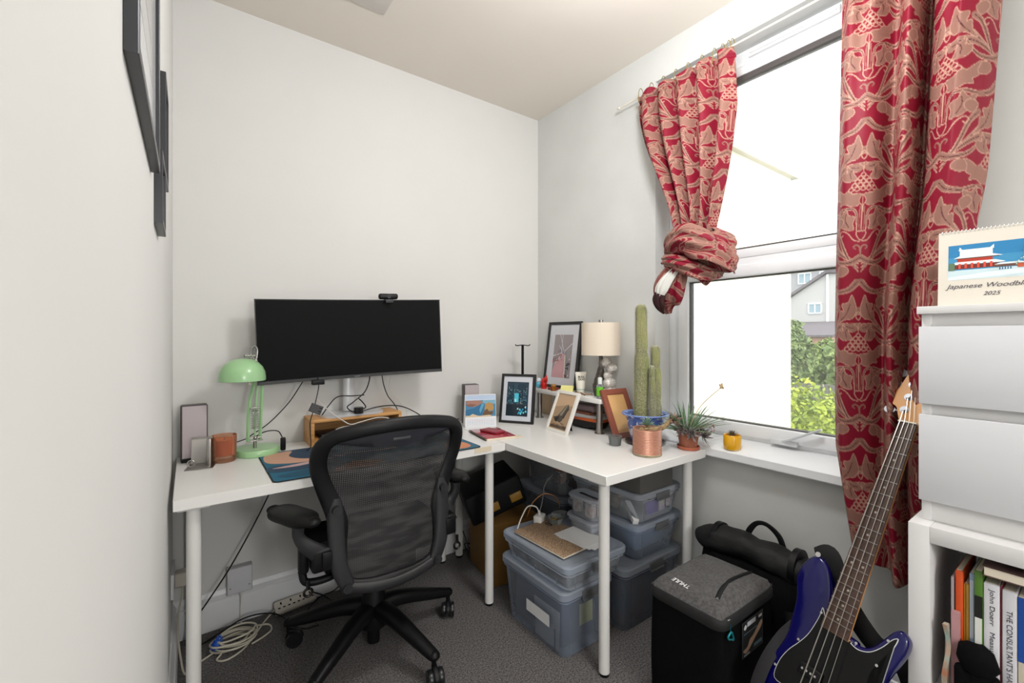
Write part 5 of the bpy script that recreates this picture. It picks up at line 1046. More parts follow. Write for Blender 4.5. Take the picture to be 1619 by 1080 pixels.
for x in (-.06, -.02, .02, .06):
    bm = nb()
    for dx, dy, a, b_ in ((0, .036, .003, .005), (-.010, .018, .005, .0025), (.010, .018, .005, .0025)): bx(bm, x+dx-a, x+dx+a, dy-b_, dy+b_, .029, .0305, T=T)
    obj('socket', bm, BLK, st, kind=None)
cable('extension_lead', 'white lead running from the coil of cable to the power strip', [(.30, 2.16, .02), (.26, 2.12, .01), (.22, 2.06, .006), (.17, 1.985, .006), (.115, 1.955, .006), (.085, 1.975, .006), (.10, 2.0, .008)], .0034, M('ivory_cable', 'c9c3b2', .5))
cl_ = thing('cable_coil', 'coil of ivory cable with a blue tie on the carpet by the left desk leg', 'cable coil', (.14, 2.04, 0)); bm = nb(); pts = []
for k in range(12*7+1):
    a = k*2*math.pi/12; r_ = .052+.010*math.sin(k*.37)+.004*math.sin(k*1.3); pts.append((.148+r_*1.25*math.cos(a)+.003*math.sin(k), 2.04+r_*.95*math.sin(a), .010+.0052*(k/12)+.003*math.sin(k*.7)))
pts += [(.23, 2.07, .03), (.27, 2.09, .008), (.275, 2.05, .005), (.24, 2.02, .005), (.2, 2.0, .006)]
sweep(bm, pts, .0034, seg=7, n=3); obj('cable', bm, MATS['ivory_cable'], cl_)
bm = nb()
for k in range(22):
    a = k*.29; sweep(bm, [(.092, 2.04, .03), (.088+.022*math.cos(a), 2.035+.02*math.sin(a*1.7), .03+.026*math.sin(a))], [.007, .0012], seg=5, n=1)
sph(bm, (.088, 2.035, .026), .019, (1, 1.1, 1.1), 12, 8); obj('tie', bm, M('blue_tie', '1f55b8', .6), cl_)
lsk = thing('double_socket', 'white socket with a plug on the left wall behind the desk leg', 'socket', (XL, 1.98, .28))
obj('plate', box(XL+.0002, XL+.010, 1.92, 2.06, .30, .385, .002), M('plate_white'), lsk); bm = nb(); bx(bm, XL+.010, XL+.045, 1.965, 2.01, .315, .365, .006, 3); obj('plug', bm, M('ivory_plastic'), lsk)
cable('plug_cable', 'ivory cable hanging from the plug on the left wall', [(XL+.03, 1.99, .315), (XL+.032, 1.99, .28), (XL+.022, 1.99, .22), (XL+.02, 1.98, .14), (XL+.028, 1.97, .06), (XL+.04, 1.96, .006), (.02, 1.99, .006), (.08, 2.03, .006)], .0032, MATS['ivory_cable'])
cable('black_cable', 'black cable slanting from under the long desk to the floor, left of the chair', [(.36, 2.17, .690), (.31, 2.15, .60), (.235, 2.13, .45), (.14, 2.12, .28), (.06, 2.12, .16), (.01, 2.12, .09), (-.01, 2.12, .02)], .003, BC)
cable('black_cable', 'black cable arching on the carpet from the coil to the chair base', [(.02, 2.10, .004), (.10, 2.14, .01), (.19, 2.13, .045), (.28, 2.08, .055), (.34, 2.02, .03), (.38, 1.98, .005), (.44, 1.97, .004)], .003, BC)
cable('black_cable', 'black cable tangled behind the power strip on the carpet', [(.45, 2.16, .05), (.50, 2.15, .02), (.52, 2.10, .006), (.46, 2.06, .006), (.42, 2.09, .01), (.48, 2.13, .03), (.55, 2.12, .05), (.60, 2.15, .11), (.60, 2.17, .2), (.59, 2.17, .35)], .003, BC)
cable('black_cable', 'black cable hanging between the two back desk legs to a loop on the floor', [(1.04, 2.17, .69), (1.07, 2.14, .52), (1.12, 2.13, .34), (1.19, 2.13, .20), (1.23, 2.12, .10), (1.24, 2.08, .02), (1.29, 2.06, .01), (1.30, 2.12, .03), (1.24, 2.14, .06), (1.25, 2.15, .02)], .0025, BC)
# ------------------------------------------------------------------ storage boxes under the right desk
def sbox(label, x0, x1, y0, y1, z0, z1, lid, body, lidm, taper=.03, latch=True, rz=0, group='clear plastic storage boxes', ribs=True):
    cx, cy = (x0+x1)/2, (y0+y1)/2; w_, d_ = x1-x0, y1-y0; t = thing('storage_box', label, 'storage box', (cx, cy, z0), math.radians(rz), group=group); W_ = False
    bm = nb(); r0 = .03; loops = []
    for z, k in ((z0, taper), (z0+.006, taper*.92), (z1-lid-.012, .006), (z1-lid-.012, .0), (z1-lid, .0)):
        L = rrect(w_-2*k-.012, d_-2*k-.012, r0, 5, (0, 0), z-z0)
        loops.append(L)
    loft(bm, loops, True, False)
    if ribs:
        h_ = z1-lid-z0-.012
        for sx in (-1, 1):
            for yy in np.linspace(-.3, .3, 3): 
                a0, a1 = w_/2-taper-.006, w_/2-.012; bx(bm, *sorted((sx*a0*.995, sx*(a0+.003))), yy*d_-.002, yy*d_+.002, 0.004, h_*.4, .0005)
        for sx in (-.5, .5):
            for sg in (-1, 1): sweep(bm, [(sx*(w_-2*taper)*.7, sg*(d_/2-taper-.005), .004), (sx*w_*.72, sg*(d_/2-.012), h_)], .0022, seg=4, n=1)
    obj('body', bm, body, t, world=False)
    bm = nb(); L = lambda e, z, r=.034: rrect(w_-2*e, d_-2*e, r, 6, (0, 0), z)
    H_ = z1-z0; loft(bm, [L(.004, H_-lid), L(0, H_-lid+.002), L(0, H_-.006), L(.004, H_-.001), L(.012, H_-.0), L(.022, H_-.006), L(.03, H_-.0065)], False, True); obj('lid', bm, lidm, t, world=False)
    if latch:
        for sg in (-1, 1):
            bm = nb(); bx(bm, -.045, .045, *sorted((sg*(d_/2+.0005), sg*(d_/2+.006))), H_-lid-.012, H_-.010, .002); bx(bm, -.045, .045, *sorted((sg*(d_/2+.005), sg*(d_/2+.010))), H_-lid-.018, H_-lid-.010, .002); obj('latch', bm, M('grey_latch', '5e6062', .45), t, world=False)
    return t
sbox('large blue-tinted lidded box on the floor behind the front desk leg, papers inside', 1.100, 1.378, 1.19, 1.60, .0005, .262, .03, CPB, CPLID, .026)
sbox('shallow clear box with blue lid, carrying the speckled notebook and white envelopes', 1.105, 1.445, 1.175, 1.60, .2625, .362, .026, CPL, CPLID, .02)
sbox('large blue-tinted lidded box on the floor beside the black bag', 1.398, 1.795, 1.155, 1.60, .0005, .272, .03, CPB, CPLID, .03)
sbox('blue-tinted trough-shaped box in the middle of the right-hand stack', 1.470, 1.790, 1.150, 1.58, .2725, .430, .024, CPB, CPLID, .034)
sbox('clear box with purple and white packets, top of the right-hand stack', 1.480, 1.788, 1.150, 1.56, .4305, .556, .024, CPL, CLID, .022)
sbox('small clear food box under the other one, on the shallow box', 1.352, 1.462, 1.285, 1.46, .3625, .428, .014, CPL, CLID, .010, latch=False, ribs=False, group='small clear food boxes')
sbox('small clear food box of wrapped sweets, stacked upon its twin behind the front leg', 1.352, 1.462, 1.280, 1.45, .4285, .520, .014, CPL, CLID, .010, latch=False, ribs=False, group='small clear food boxes')
sbox('clear box of mixed clutter high up under the desk, behind the food boxes', 1.49, 1.76, 1.62, 1.95, .402, .650, .02, CPL, CLID, .03, latch=False)
sbox('dark-filled clear box at the back under the desk, below the clutter box', 1.49, 1.77, 1.62, 2.0, .0005, .4015, .03, CPB, CPLID, .03, latch=False)
def item(name, label, cat, x0, x1, y0, y1, z0, z1, mat, bev=.004, rz=0, tilt=0, wob=0, group=None):
    bm = nb(); T = TR((x0+x1)/2, (y0+y1)/2, z0, rz) @ Matrix.Rotation(math.radians(tilt), 4, 'X')
    bx(bm, -(x1-x0)/2, (x1-x0)/2, -(y1-y0)/2, (y1-y0)/2, 0, z1-z0, bev, 3, T=T)
    if wob:
        bmesh.ops.subdivide_edges(bm, edges=bm.edges[:], cuts=3, use_grid_fill=True)
        for v_ in bm.verts: v_.co += V((noise.noise(v_.co*25), noise.noise(v_.co*25+V((9, 0, 0))), noise.noise(v_.co*25+V((0, 9, 0)))))*wob
    return obj(name, bm, mat, None, label, cat, group)
item('blue_document_case', 'dark blue document case inside the large box behind the front leg', 'folder', 1.15, 1.33, 1.25, 1.55, .012, .20, M('navy_folder', '56617a', .5, var=.1), .01)
item('loose_paper', 'white loose paper leaning at the front left inside the large floor box', 'paper', 1.133, 1.136, 1.25, 1.40, .012, .16, PAPER, .0005)
item('yellow_paper', 'pale yellow paper inside the front end of the large floor box', 'paper', 1.22, 1.29, 1.228, 1.231, .09, .17, M('pale_yellow', 'e3dd8f'), .0005)
bxl = box(1.1085, 1.1095, 1.28, 1.42, .10, .145); obj('box_label', bxl, PAPER, None, 'white printed label on the side of the large blue-tinted box', 'label')
item('grey_bundle', 'grey bundled papers inside the shallow clear box', 'papers', 1.14, 1.41, 1.21, 1.56, .270, .325, M('grey_bundle', '8f9499', .7, col2='4c525c', scale=18), .01, wob=.004)
item('dark_cloth', 'dark blue and red cloth inside the large box beside the black bag', 'cloth', 1.44, 1.75, 1.20, 1.56, .012, .20, M('blue_red_cloth', '4c5a72', .8, col2='6e3a4a', scale=9), .02, wob=.008)
item('grey_blue_bundle', 'grey-blue bundle inside the trough-shaped box', 'cloth', 1.53, 1.74, 1.21, 1.53, .285, .385, M('grey_blue_cloth', '8b9db5', .8, var=.1), .02, wob=.004)
item('purple_packet', 'purple packet inside the clear top box of the right-hand stack', 'packet', 1.58, 1.655, 1.185, 1.20, .445, .500, M('purple_print', '6b55a5', .5, var=.1), .002)
item('white_carton', 'long white carton slanting inside the clear top box', 'carton', 1.52, 1.545, 1.18, 1.29, .445, .47, PAPER, .002, rz=-30, tilt=25)
item('lilac_packet', 'lilac and cream packets inside the clear top box', 'packet', 1.66, 1.70, 1.185, 1.22, .445, .500, M('lilac_print', 'b8a2cf', .5, col2='d8cdb4', scale=30), .003)
item('photo_card', 'small photo card with white border inside the clear top box', 'card', 1.71, 1.755, 1.184, 1.187, .455, .505, M('photo_print', '9a5c6c', .4, col2='e6e0e2', scale=30), .001)
item('brown_bag_contents', 'brown and cream soft bag at the left inside the clear top box', 'bag', 1.515, 1.56, 1.30, 1.48, .445, .510, M('brown_cream', '9a7f6a', .8, col2='cfc3b4', scale=25), .02, wob=.008)
for i, (x, y) in enumerate(((1.385, 1.33), (1.425, 1.37), (1.39, 1.41), (1.43, 1.32))):
    item('wrapped_sweet', 'wrapped pinkish sweet inside the upper small clear food box', 'sweet', x-.018, x+.018, y-.02, y+.02, .437, .495, M('sweet_wrap', 'b59a8e', .4, col2='d6cfd0', scale=50), .008, rz=i*25, wob=.004, group='wrapped sweets in the small food box')
item('folded_tissue', 'folded grey tissue inside the lower small clear food box', 'tissue', 1.37, 1.445, 1.31, 1.44, .370, .405, M('tissue_grey', 'aeb0b6', .7), .01, wob=.004)
cols = ['b49c8c', '7c5648', '9aa4ad', 'd2cbc4', '5b6470', '8a5c58', '2f9a2f', 'c7bdb2', '6a6f5e', '39424e']
rn = random.Random(3)
for i in range(26):
    x = rn.uniform(1.54, 1.71); y = rn.uniform(1.66, 1.88) if i > 12 else rn.uniform(1.66, 1.70); z = .412+.17*rn.random(); s = rn.uniform(.02, .045)
    item('clutter_item', 'small odd packet or bottle piled inside the clear clutter box', 'packet', x-s, x+s, y-s*.7, y+s*.7, z, z+s*1.3, M('clutter_'+cols[i % 10], cols[i % 10], .5, var=.15, scale=40), .006, rz=rn.uniform(0, 90), tilt=rn.uniform(-30, 30), wob=.004, group='odds and ends in the clutter box')
item('dark_fill', 'dark bundle inside the box at the back under the desk', 'bundle', 1.54, 1.72, 1.67, 1.95, .015, .35, M('dark_bundle', '24262b', .8), .02)
item('speaker_cabinet', 'dark grey box-shaped cabinet on top of the right-hand stack, touching the desk underside', 'box', 1.497, 1.72, 1.158, 1.40, .557, .690, M('dark_grey_board', '54524f', .7, var=.05), .003)
item('black_case', 'black soft case wedged between the grey cabinet and the far desk leg', 'case', 1.722, 1.765, 1.20, 1.40, .557, .690, BFAB, .01)
# things on the shallow box
T = TR(1.245, 1.395, .3625, 3); kn = thing('speckled_notebook', 'brown speckled notebook lying on the shallow clear box', 'notebook', T.translation)
bm = nb(); bx(bm, -.105, .105, -.148, .148, 0, .007, .001, T=T); obj('pages', bm, MATS['page_edges'], kn); bm = nb(); bx(bm, -.106, .106, -.149, .149, .007, .0085, .0003, T=T); obj('cover', bm, M('speckled_card', 'c9ab8a', .8, col2='5f4637', scale=260, detail=1), kn)
NT = T @ Matrix.Translation((0, 0, .0088)) @ Matrix.Rotation(math.radians(-90), 4, 'Z')
bm = nb(); sweep(bm, [NT @ V((-.10+.018*math.cos(a), .055+.008*math.sin(a), .0004)) for a in np.linspace(0, 5.5, 8)], .003, .0006, ref=(0, 0, 1), closed=True); obj('emblem', bm, BLK, kn)
text('lettering', 'NOTES', NT @ Matrix.Translation((-.085, .03, 0)), .05, BLK, kn, height=.008) if False else None
for i, (dx, dy, rz_) in enumerate(((0, 0, 8), (.004, -.012, 14), (-.006, .010, 3))):
    bm = nb(); T2 = TR(1.315+dx, 1.315+dy, .3716+i*.0012, rz_); bx(bm, -.060, .060, -.085, .085, 0, .0008, T=T2); obj('envelope', bm, PAPER, None, ('white envelope at the bottom of the three on the speckled notebook', 'white envelope between two others on the speckled notebook', 'white envelope topmost of the three on the speckled notebook')[i], 'envelope', 'white envelopes on the notebook')
T = TR(1.29, 1.555, .3625, 25); pl = thing('plug_adapter', 'white plug with a looping white cable at the back of the shallow box lid', 'plug', T.translation); bm = nb(); bx(bm, -.028, .028, -.02, .02, 0, .035, .006, 3, T=T); cyl(bm, T @ V((0, 0, .035)), T @ V((-.006, 0, .052)), .006, seg=12); obj('body', bm, M('plug_white', 'dcdad6', .35), pl)
bm = nb(); sweep(bm, [T @ V(q) for q in ((-.005, 0, .048), (-.02, .01, .075), (-.06, .03, .085), (-.10, .04, .05), (-.12, .05, .005))], .0028, seg=8); obj('cord', bm, MATS['white_cable'], pl)
bw_ = V((1.335, 1.50, .3625)); bm = nb(); lathe(bm, [(.024, 0), (.032, .004), (.038, .032), (.0365, .032), (.030, .006), (0, .005)], bw_, 30, cap1=False); gd = thing('glass_bowl', 'small glass bowl of screws on the back of the shallow box', 'bowl', bw_); obj('bowl', bm, JAR, gd)
bm = nb(); rn = random.Random(1)
for i in range(40): p = bw_+V((rn.uniform(-.02, .02), rn.uniform(-.02, .02), .012+.012*rn.random())); cyl(bm, p, p+V((rn.uniform(-.01, .01), rn.uniform(-.01, .01), rn.uniform(0, .006))), .0016, .0008, seg=6)
obj('screws', bm, M('brass_screws', 'a88a45', .3, .7), None, 'heap of brass screws in the small glass bowl', 'screws', kind='stuff')
# cardboard box, tool case behind
cbx = thing('cardboard_box', 'orange-brown cardboard box on the floor under the corner of the desks', 'box', (1.34, 1.90, 0)); CRD = M('ochre_card', '85602a', .8, var=.08, scale=8)
bm = nb(); T = TR(1.335, 1.90, 0, -8); bx(bm, -.13, .13, -.15, .15, .0005, .30, .002, T=T); obj('carton', bm, CRD, cbx)
bm = nb(); loft(bm, [[T @ V((x, -.151, z)) for x in (-.02, -.016)]+[T @ V((x, -.1505, z)) for x in (-.016, -.02)] for z in (.02, .28)]); bx(bm, -.03, .05, -.156, -.1495, .12, .14, .002, T=T); obj('black_strap', bm, BLK, cbx)
T = TR(1.33, 1.93, .302, -20) @ Matrix.Rotation(math.radians(-20), 4, 'Y'); tcs = thing('tool_case', 'black flat tool case with yellow clasps lying on the cardboard box', 'tool case', (1.33, 1.93, .31))
bm = nb(); bx(bm, -.17, .12, -.19, .10, .055, .20, .012, 3, T=T); obj('shell', bm, M('case_black', '0a0a0b', .6, spec=.2), tcs)
for q in ((.07, -.198), (-.05, -.198)): 
    bm = nb(); bx(bm, q[0]-.03, q[0]+.03, q[1], q[1]+.012, .085, .125, .003, T=T); obj('clasp', bm, M('case_yellow', '8a651c', .5), tcs)
cable('orange_lead', 'thin orange and white lead arching behind the plug adapter', [(1.30, 1.66, .35), (1.32, 1.64, .42), (1.37, 1.62, .455), (1.42, 1.60, .44), (1.45, 1.60, .40), (1.46, 1.61, .37)], .0025, M('orange_cable', 'b0703c', .5))
cable('grey_lead', 'thin grey lead rising from the bowl to the black case', [(1.32, 1.60, .37), (1.36, 1.62, .42), (1.41, 1.66, .48), (1.46, 1.66, .52)], .0022, M('grey_cable', '8d8d8d', .5))
bm = nb()
for k in range(4): sweep(bm, [(1.405+(.035+.003*k)*math.cos(a), 1.545+(.028+.002*k)*math.sin(a), .3645+.004*k) for a in np.linspace(0, 6, 10)], .0022, seg=6, n=4)
obj('coiled_lead', bm, MATS['grey_cable'], None, 'coil of grey lead beside the small glass bowl', 'cable')
bm = nb(); cyl(bm, (1.455, 1.55, .44), (1.455, 1.50, .44), .02); obj('blue_roll', bm, M('blue_roll', '2458a6', .5), None, 'small blue roll lying behind the upper food box', 'roll') if False else bm.free()
# ------------------------------------------------------------------ cube bag
bg = thing('cube_bag', 'black box-shaped bag with a padded grey zip top, standing in front of the backpack', 'bag', (1.395, .795, 0))
def soft(bm, x0, x1, y0, y1, z0, z1, r, bul, n=5, sub=10, mi=0, zf=None, sd=0):
    loops = []; cx, cy = (x0+x1)/2, (y0+y1)/2
    for k in range(sub+1):
        t = k/sub; b = bul*math.sin(t*math.pi); loops.append([(x+noise.noise(V((x*9, y*9, t*2+sd)))*bul*.7, y+noise.noise(V((x*9, y*9+4, t*2+sd)))*bul*.7, z0+(z1-z0)*t) for x, y, _ in rrect(x1-x0+2*b, y1-y0+2*b, r, n, (cx, cy))])
    loft(bm, loops, mi=mi)
bm = nb(); soft(bm, 1.238, 1.562, .675, .920, .0005, .352, .025, .004); obj('body', bm, BFAB, bg)
bm = nb(); L = []
for z, e in ((.352, 0), (.360, -.004), (.380, -.004), (.388, .0)): L.append(rrect(.330-2*e, .252-2*e, .035, 7, (1.400, .797), z))
loft(bm, L); obj('lid_band', bm, M('band_black', '1d1d1e', .7), bg)
bm = nb(); nn = 26; N2 = 22
def tz(a, b):  # padded top surface
    e = min(1, min(1-abs(a), 1-abs(b))*6); return .388+.020*math.sqrt(max(0, e))+.010*(1-a*a)*(1-b*b)+.003*noise.noise(V((a*6, b*1.5, 2)))*e
loops = []
for i in range(nn+1):
    a = -1+2*i/nn; loops.append([(1.400+.162*a, .797+.123*(-1+2*j/N2)*(1-.04*abs(a)**6), tz(a, -1+2*j/N2)) for j in range(N2+1)])
loft(bm, loops, False, False, closed=False); L = rrect(.324, .246, .012, 4, (1.400, .797), .388); bm.faces.new([bm.verts.new(p) for p in L]); obj('padded_top', bm, GFAB, bg)
def top(a, b, o=0): return V((1.400+.162*a, .797+.123*b, tz(a, b)+o))
bm = nb(); sweep(bm, [top(a, b, .001) for a, b in ((-.62, -.62), (-.3, -.50), (.1, -.42), (.5, -.46), (.85, -.50))], [.007]*5, [.0022]*5, ref=(0, 0, 1), seg=8); obj('zip', bm, BLK, bg)
bm = nb(); sweep(bm, [top(a, b, .002) for a, b in ((-.70, -.66), (-.62, -.62))], [.006, .004], [.003, .002], ref=(0, 0, 1), seg=8, n=1); bx(bm, 1.262, 1.276, .668, .676, .368, .385, .002); obj('zip_pull', bm, CHR, bg)
bm = nb(); q = V((1.268, .664, .352)); cyl(bm, q+V((0, 0, -.002)), q+V((0, 0, .022)), .0008, seg=6); sweep(bm, [q+V((x, -.001, z)) for x, z in ((-.012, -.006), (.004, -.002), (.014, -.026), (-.002, -.020), (-.014, -.014))], .0028, closed=True, seg=8); obj('carabiner', bm, M('teal_metal', '1f8a94', .3, .5), bg)
text('lettering', 'THULE', fr(top(-.86, .02, .0022), (.0, .07, .0), (.01, 0, 0)) if False else fr(V((1.286, .800, top(-.80, .5).z+.004)), (.004, .055, .0005), (-.02, 0, -.002)), .062, PAPER, bg, height=.018, off=.025)
S = fr((1.130, .6685, .222), (1, 0, 0), (0, 0, 1)) @ Matrix.Diagonal((1.75, .8, 1, 1))
sh = [('3a3d40', R4(.12, .02, .195, .155)), ('151617', R4(.123, .023, .192, .152)), ('c9ced2', R4(.138, .128, .168, .146)), ('d8d8d8', blob([(.126, .13), (.132, .142), (.136, .13), (.131, .122)], 3)), ('d8d8d8', R4(.178, .132, .190, .142)), ('6a7d8a', R4(.126, .105, .172, .109))]
sh += [('c9a78b', blob([(.124, .050), (.138, .055), (.146, .075), (.160, .085), (.186, .118), (.192, .108), (.186, .090), (.172, .075), (.160, .060), (.145, .042), (.135, .034), (.126, .040)], 3)), ('4d6b7c', R4(.160, .034, .190, .048)), ('9aa0a4', R4(.126, .024, .146, .032))]
for k in range(4): sh.append(('8fa3ad', R4(.162, .036+k*.0035, .188, .0372+k*.0035)))
art('care_label', S @ Matrix.Translation((0, 0, .0015)), sh, PRINT, bg)
# ------------------------------------------------------------------ backpack
bk = thing('backpack', 'black roll-top backpack leaning on the wall under the windowsill', 'backpack', (1.69, .79, 0))
bm = nb(); loops = []
for z, dx, hy, hx in ((.001, 0, .15, .085), (.03, 0, .175, .10), (.15, .0, .18, .105), (.28, .0, .18, .10), (.34, .01, .185, .085), (.375, .02, .19, .06)):
    loops.append([(1.700+dx-.02+hx*math.copysign(abs(math.cos(a))**.6, math.cos(a))+.006*noise.noise(V((a*2, z*12, 1))), .80+hy*math.copysign(abs(math.sin(a))**.6, math.sin(a)), z) for a in np.linspace(0, 2*math.pi, 56, endpoint=False)])
loft(bm, loops); obj('body', bm, BFAB, bk)
bm = nb(); sweep(bm, [(1.705, 1.005, .385), (1.70, .98, .400), (1.695, .90, .418), (1.70, .80, .415), (1.70, .70, .405), (1.705, .625, .398), (1.72, .585, .375)], [.040, .056, .060, .058, .058, .056, .030], [.036, .044, .046, .042, .044, .042, .026], ref=(0, 0, 1), seg=20, power=.8)
for v_ in bm.verts: v_.co += V((noise.noise(v_.co*22), 0, noise.noise(v_.co*22+V((4, 0, 0)))))*.012
obj('roll_top', bm, M('waxed_black', '0d0d0e', .7, var=.15, bump=.3, bscale=300), bk, ang=60)
for y in (.935, .655):
    bm = nb(); cyl(bm, (1.70, y-.010, .408), (1.70, y+.010, .408), .064, seg=30); obj('compression_strap', bm, BLK, bk)
bm = nb(); sweep(bm, [(1.735, .845, .435), (1.738, .835, .468), (1.74, .81, .500), (1.742, .775, .505), (1.742, .735, .478), (1.74, .715, .435)], [.011, .011, .0085, .0085, .011, .011], [.0022]*6, ref=(1, 0, 0), seg=10); obj('handle', bm, BLK, bk)
bm = nb(); sweep(bm, [(1.60, .64, .30), (1.575, .62, .20), (1.56, .60, .10), (1.57, .60, .005)], .016, .003, ref=(1, .3, 0), seg=8); obj('strap', bm, BLK, bk)
# ------------------------------------------------------------------ bass guitar
GE = V((1.362, .430, .452)); GN = V((1.642, .349, .959)); dn = (GE-GN).normalized(); wv = V((-.0150, -.0480, -.0140)); wv = (wv-dn*wv.dot(dn)).normalized(); nm = wv.cross(dn)*-1
if nm.dot(V((-1, -.3, .3))) < 0: nm = -nm
GB = Matrix((wv, dn, nm)).transposed().to_4x4(); GB.translation = GE   # x treble side, y towards the body end, z out of the face
gt_ = thing('bass_guitar', 'dark blue four-string bass guitar leaning against the curtain and chest', 'bass guitar', (1.17, .486, .05))
bo = [(-.030, -.004), (-.032, -.040), (-.040, -.072), (-.054, -.105), (-.074, -.136), (-.102, -.145), (-.124, -.118), (-.133, -.07), (-.133, -.015), (-.126, .04), (-.122, .085), (-.134, .135), (-.158, .185), (-.168, .235), (-.158, .290), (-.125, .335), (-.07, .355), (-.01, .358), (.05, .352), (.10, .330), (.140, .290), (.158, .240), (.154, .19), (.132, .14), (.116, .095), (.114, .05), (.124, .01), (.133, -.03), (.131, -.058), (.117, -.070), (.103, -.062), (.090, -.036), (.076, -.008), (.060, .008), (.044, .011), (.033, .004)]
bo = [((x*.87 if x < -.06 and y > -.06 else x), y) for x, y in bo]
bo_s = [tuple(p) for p in crc(bo, 5)]
def GP(x, y, z): return GB @ V((x, y, z))
BLU = M('metallic_blue_lacquer', '07054a', .14, .0, var=.06, coat=.25, spec=.35, scale=3)
def shrink(P, e):
    out = []; n_ = len(P)
    for i in range(n_):
        a, d = V(P[i-1]), V(P[(i+1) % n_]); t = (d-a).normalized(); nn_ = V((t.y, -t.x)); out.append((P[i][0]+nn_.x*e, P[i][1]+nn_.y*e))
    return out
def area(P): return sum(P[i-1][0]*P[i][1]-P[i][0]*P[i-1][1] for i in range(len(P)))
sg = -1 if area(bo_s) > 0 else 1
bm = nb(); loft(bm, [[GP(x, y, z) for x, y in shrink(bo_s, e*sg)] for z, e in ((-.036, .008), (-.0345, .004), (-.031, .001), (-.027, 0), (-.009, 0), (-.005, .001), (-.0015, .004), (0, .008))]); 
bmesh.ops.triangulate(bm, faces=[f for f in bm.faces if len(f.verts) > 4]); gbody = obj('body', bm, BLU, gt_, ang=40)
pg = [(-.033, -.006), (-.046, -.026), (-.052, .0), (-.062, .05), (-.078, .085), (-.098, .12), (-.110, .16), (-.106, .20), (-.06, .205), (-.055, .24), (.05, .24), (.052, .27), (.085, .28), (.112, .262), (.118, .22), (.108, .16), (.092, .11), (.088, .06), (.098, .02), (.112, -.02), (.116, -.048), (.106, -.042), (.092, -.014), (.074, .010), (.052, .020), (.034, .016), (.032, .012), (-.030, .012)]
pg = [((x*.90 if x < -.05 else x), y) for x, y in pg]
pgs = [tuple(p) for p in crc(pg, 4)]; sg2 = -1 if area(pgs) > 0 else 1
bm = nb(); loft(bm, [[GP(x, y, z) for x, y in pgs] for z in (.0005, .0018)]); bmesh.ops.triangulate(bm, faces=[f for f in bm.faces if len(f.verts) > 4]); obj('pickguard_edge', bm, M('white_ply', 'cfcfd0', .4), gt_)
bm = nb(); loft(bm, [[GP(x, y, z) for x, y in shrink(pgs, .0018*sg2)] for z in (.0018, .0026)]); bmesh.ops.triangulate(bm, faces=[f for f in bm.faces if len(f.verts) > 4]); obj('pickguard', bm, M('gloss_black_ply', '060607', .2, spec=.3), gt_)
for x, y in ((-.044, -.012), (-.072, .08), (-.103, .17), (.100, -.034), (.094, .03), (.100, .13), (.112, .22), (.045, .010)):
    bm = nb(); cyl(bm, GP(x, y, .0024), GP(x, y, .004), .0032, seg=10); obj('screw', bm, CHR, gt_)
NKW = lambda t: .0205+(.0310-.0205)*t   # half width from nut to end of the fretboard
Ln = (GE-GN).length
bm = nb(); loft(bm, [[GP(s*k*NKW(t), -Ln*(1-t), z) for s, k, z in ((-1, 1, .010), (1, 1, .010), (1, 1, .006), (1, .9, -.004), (1, .45, -.013), (-1, .45, -.013), (-1, .9, -.004), (-1, 1, .006))] for t in (0, .5, 1.03)]); obj('neck', bm, M('maple', 'cf9a5f', .35, col2='bd8446', scale=5, stretch=(1, 1, .2), coat=.3), gt_)
bm = nb(); loft(bm, [[GP(s*NKW(t), -Ln*(1-t), z) for s, z in ((-1, .0101), (1, .0101), (1, .0145), (.4, .0158), (-.4, .0158), (-1, .0145))] for t in (0, 1.028)]); obj('fretboard', bm, M('rosewood', '4a3228', .5, col2='33211a', scale=30, stretch=(6, 6, 1)), gt_)
SC = .862
for i in range(1, 21):
    t = SC*(1-2**(-i/12))/Ln
    if t > 1.0: break
    wq = NKW(t); bm = nb(); sweep(bm, [GP(s*wq, -Ln*(1-t), .0148+.0018*(1-s*s)) for s in (-1, -.4, .4, 1)], .0011, seg=6, n=2); obj('fret', bm, STEEL, gt_)
for i in (3, 5, 7, 9, 12, 15, 17, 19):
    t = SC*(1-(2**(-i/12)+2**(-(i-1)/12))/2)/Ln
    for x in ((-.013, .013) if i == 12 else (0,)):
        bm = nb(); cyl(bm, GP(x, -Ln*(1-t), .0150), GP(x, -Ln*(1-t), .0162), .0030, seg=16); obj('inlay_dot', bm, M('pearl', '9a958c', .4), gt_)
obj('nut', box(-.021, .021, -Ln-.003, -Ln+.001, .010, .0185, T=GB), M('bone', 'd9d2c0', .4), gt_)
hd = [(-.0205, 0), (.0205, 0), (.030, -.020), (.040, -.045), (.052, -.055), (.056, -.085), (.048, -.110), (.040, -.15), (.030, -.19), (.010, -.205), (-.012, -.195), (-.020, -.16), (-.034, -.13), (-.040, -.06), (-.036, -.030), (-.024, -.014)]
hds = [hd[0], hd[1]]+[tuple(p) for p in cr(hd[1:]+[hd[0]], 4)][1:-1]
hds = [(-x if False else x, y) for x, y in hds]
bm = nb(); loft(bm, [[GP(x*-1, -Ln+y, z) for x, y in hds] for z in (-.006, .007)]); bmesh.ops.triangulate(bm, faces=[f for f in bm.faces if len(f.verts) > 4]); obj('headstock', bm, MATS['maple'], gt_)
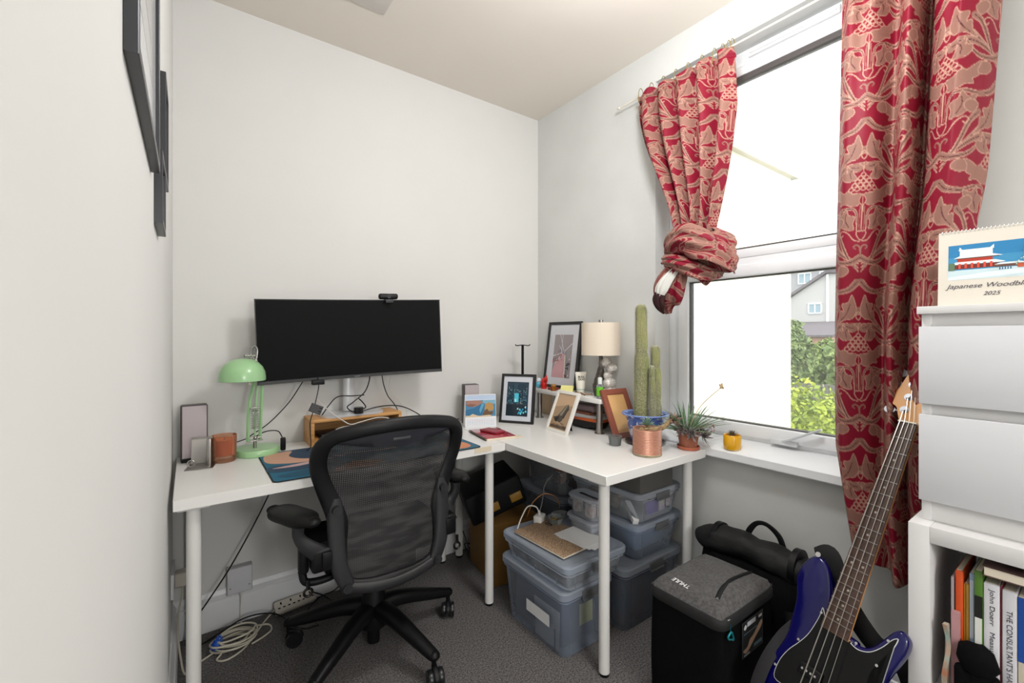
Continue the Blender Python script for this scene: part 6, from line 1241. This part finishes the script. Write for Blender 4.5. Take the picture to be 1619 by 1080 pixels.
for i in range(4):
    y = -Ln-.040-i*.040; x = -.026
    bm = nb(); cyl(bm, GP(x+.006, y, .007), GP(x+.006, y, .016), .0062, seg=16); cyl(bm, GP(x+.006, y, .007), GP(x+.006, y, .0085), .0105, seg=20); cyl(bm, GP(x-.005, y, -.010), GP(x-.028, y, -.010), .003, seg=10)
    L = [GP(x-.034+.014*math.cos(a), y+.012*math.sin(a), -.010) for a in np.linspace(0, 6.28, 24, endpoint=False)]
    loft(bm, [[p+nm*-.003 for p in L], [p+nm*.003 for p in L]]); obj('tuning_peg', bm, M('pale_chrome', 'a8abb0', .35, .6), gt_)
yb = .272
for i in range(4):
    xn = -.0155+i*.0103; xb = -.0285+i*.019; r_ = (.0014, .0011, .0009, .0007)[i]
    bm = nb(); sweep(bm, [GP(-.020, -Ln-.040-i*.040, .012), GP(xn, -Ln, .0195), GP(xb, yb, .0225), GP(xb, yb+.03, .016)], r_, seg=6, n=1); obj('string', bm, M('nickel_string', 'bdb8b0', .3, .9), gt_)
for k, (x0, x1, y) in enumerate(((-.045, .0, .135), (.0, .045, .165))):
    bm = nb(); bx(bm, x0-.004, x1+.004, y-.015, y+.015, .0026, .011, .003, 3, T=GB); pk = obj('pickup', bm, BLK, gt_)
    bm = nb()
    for j in range(4): cyl(bm, GP(x0+.006+j*.0105, y, .011), GP(x0+.006+j*.0105, y, .0125), .0028, seg=12)
    obj('pole_pieces', bm, CHR, pk)
bm = nb(); bx(bm, -.040, .040, yb-.012, yb+.038, .0026, .006, .001, T=GB); bx(bm, -.036, .036, yb-.005, yb+.022, .006, .018, .002, T=GB); obj('bridge', bm, CHR, gt_)
for x, y in ((.085, .19), (.098, .225), (.098, .26)):
    bm = nb(); cyl(bm, GP(x, y, .0026), GP(x, y, .018), .0085, .0075, seg=20); obj('knob', bm, CHR, gt_)
gs = thing('guitar_strap', 'black strap looping behind the bass body from its upper horn', 'strap', (1.45, .55, .3))
bm = nb(); sweep(bm, [GP(-.112, -.150, -.008), GP(-.080, -.165, -.010), GP(-.050, -.125, -.018), GP(-.02, -.07, -.045), GP(.05, -.01, -.07), GP(.11, .0, -.085), GP(.15, .08, -.09), GP(.12, .2, -.07)], [.014, .022, .024, .024, .024, .024, .024, .02], .0016, ref=tuple(nm), seg=8); obj('webbing', bm, BLK, gs)
bm = nb(); sweep(bm, [GP(-.112, .05, -.03), GP(-.118, .10, -.012), GP(-.126, .18, .004), GP(-.125, .26, .004), GP(-.11, .32, -.01)], [.010, .016, .017, .017, .014], .0018, ref=tuple(nm), seg=8); obj('webbing', bm, M('charcoal_webbing', '1c1b1e', .8), gs)
bm = nb(); cyl(bm, GP(-.098, -.148, -.004), GP(-.098, -.148, .003), .007, seg=14); obj('strap_button', bm, CHR, gs)
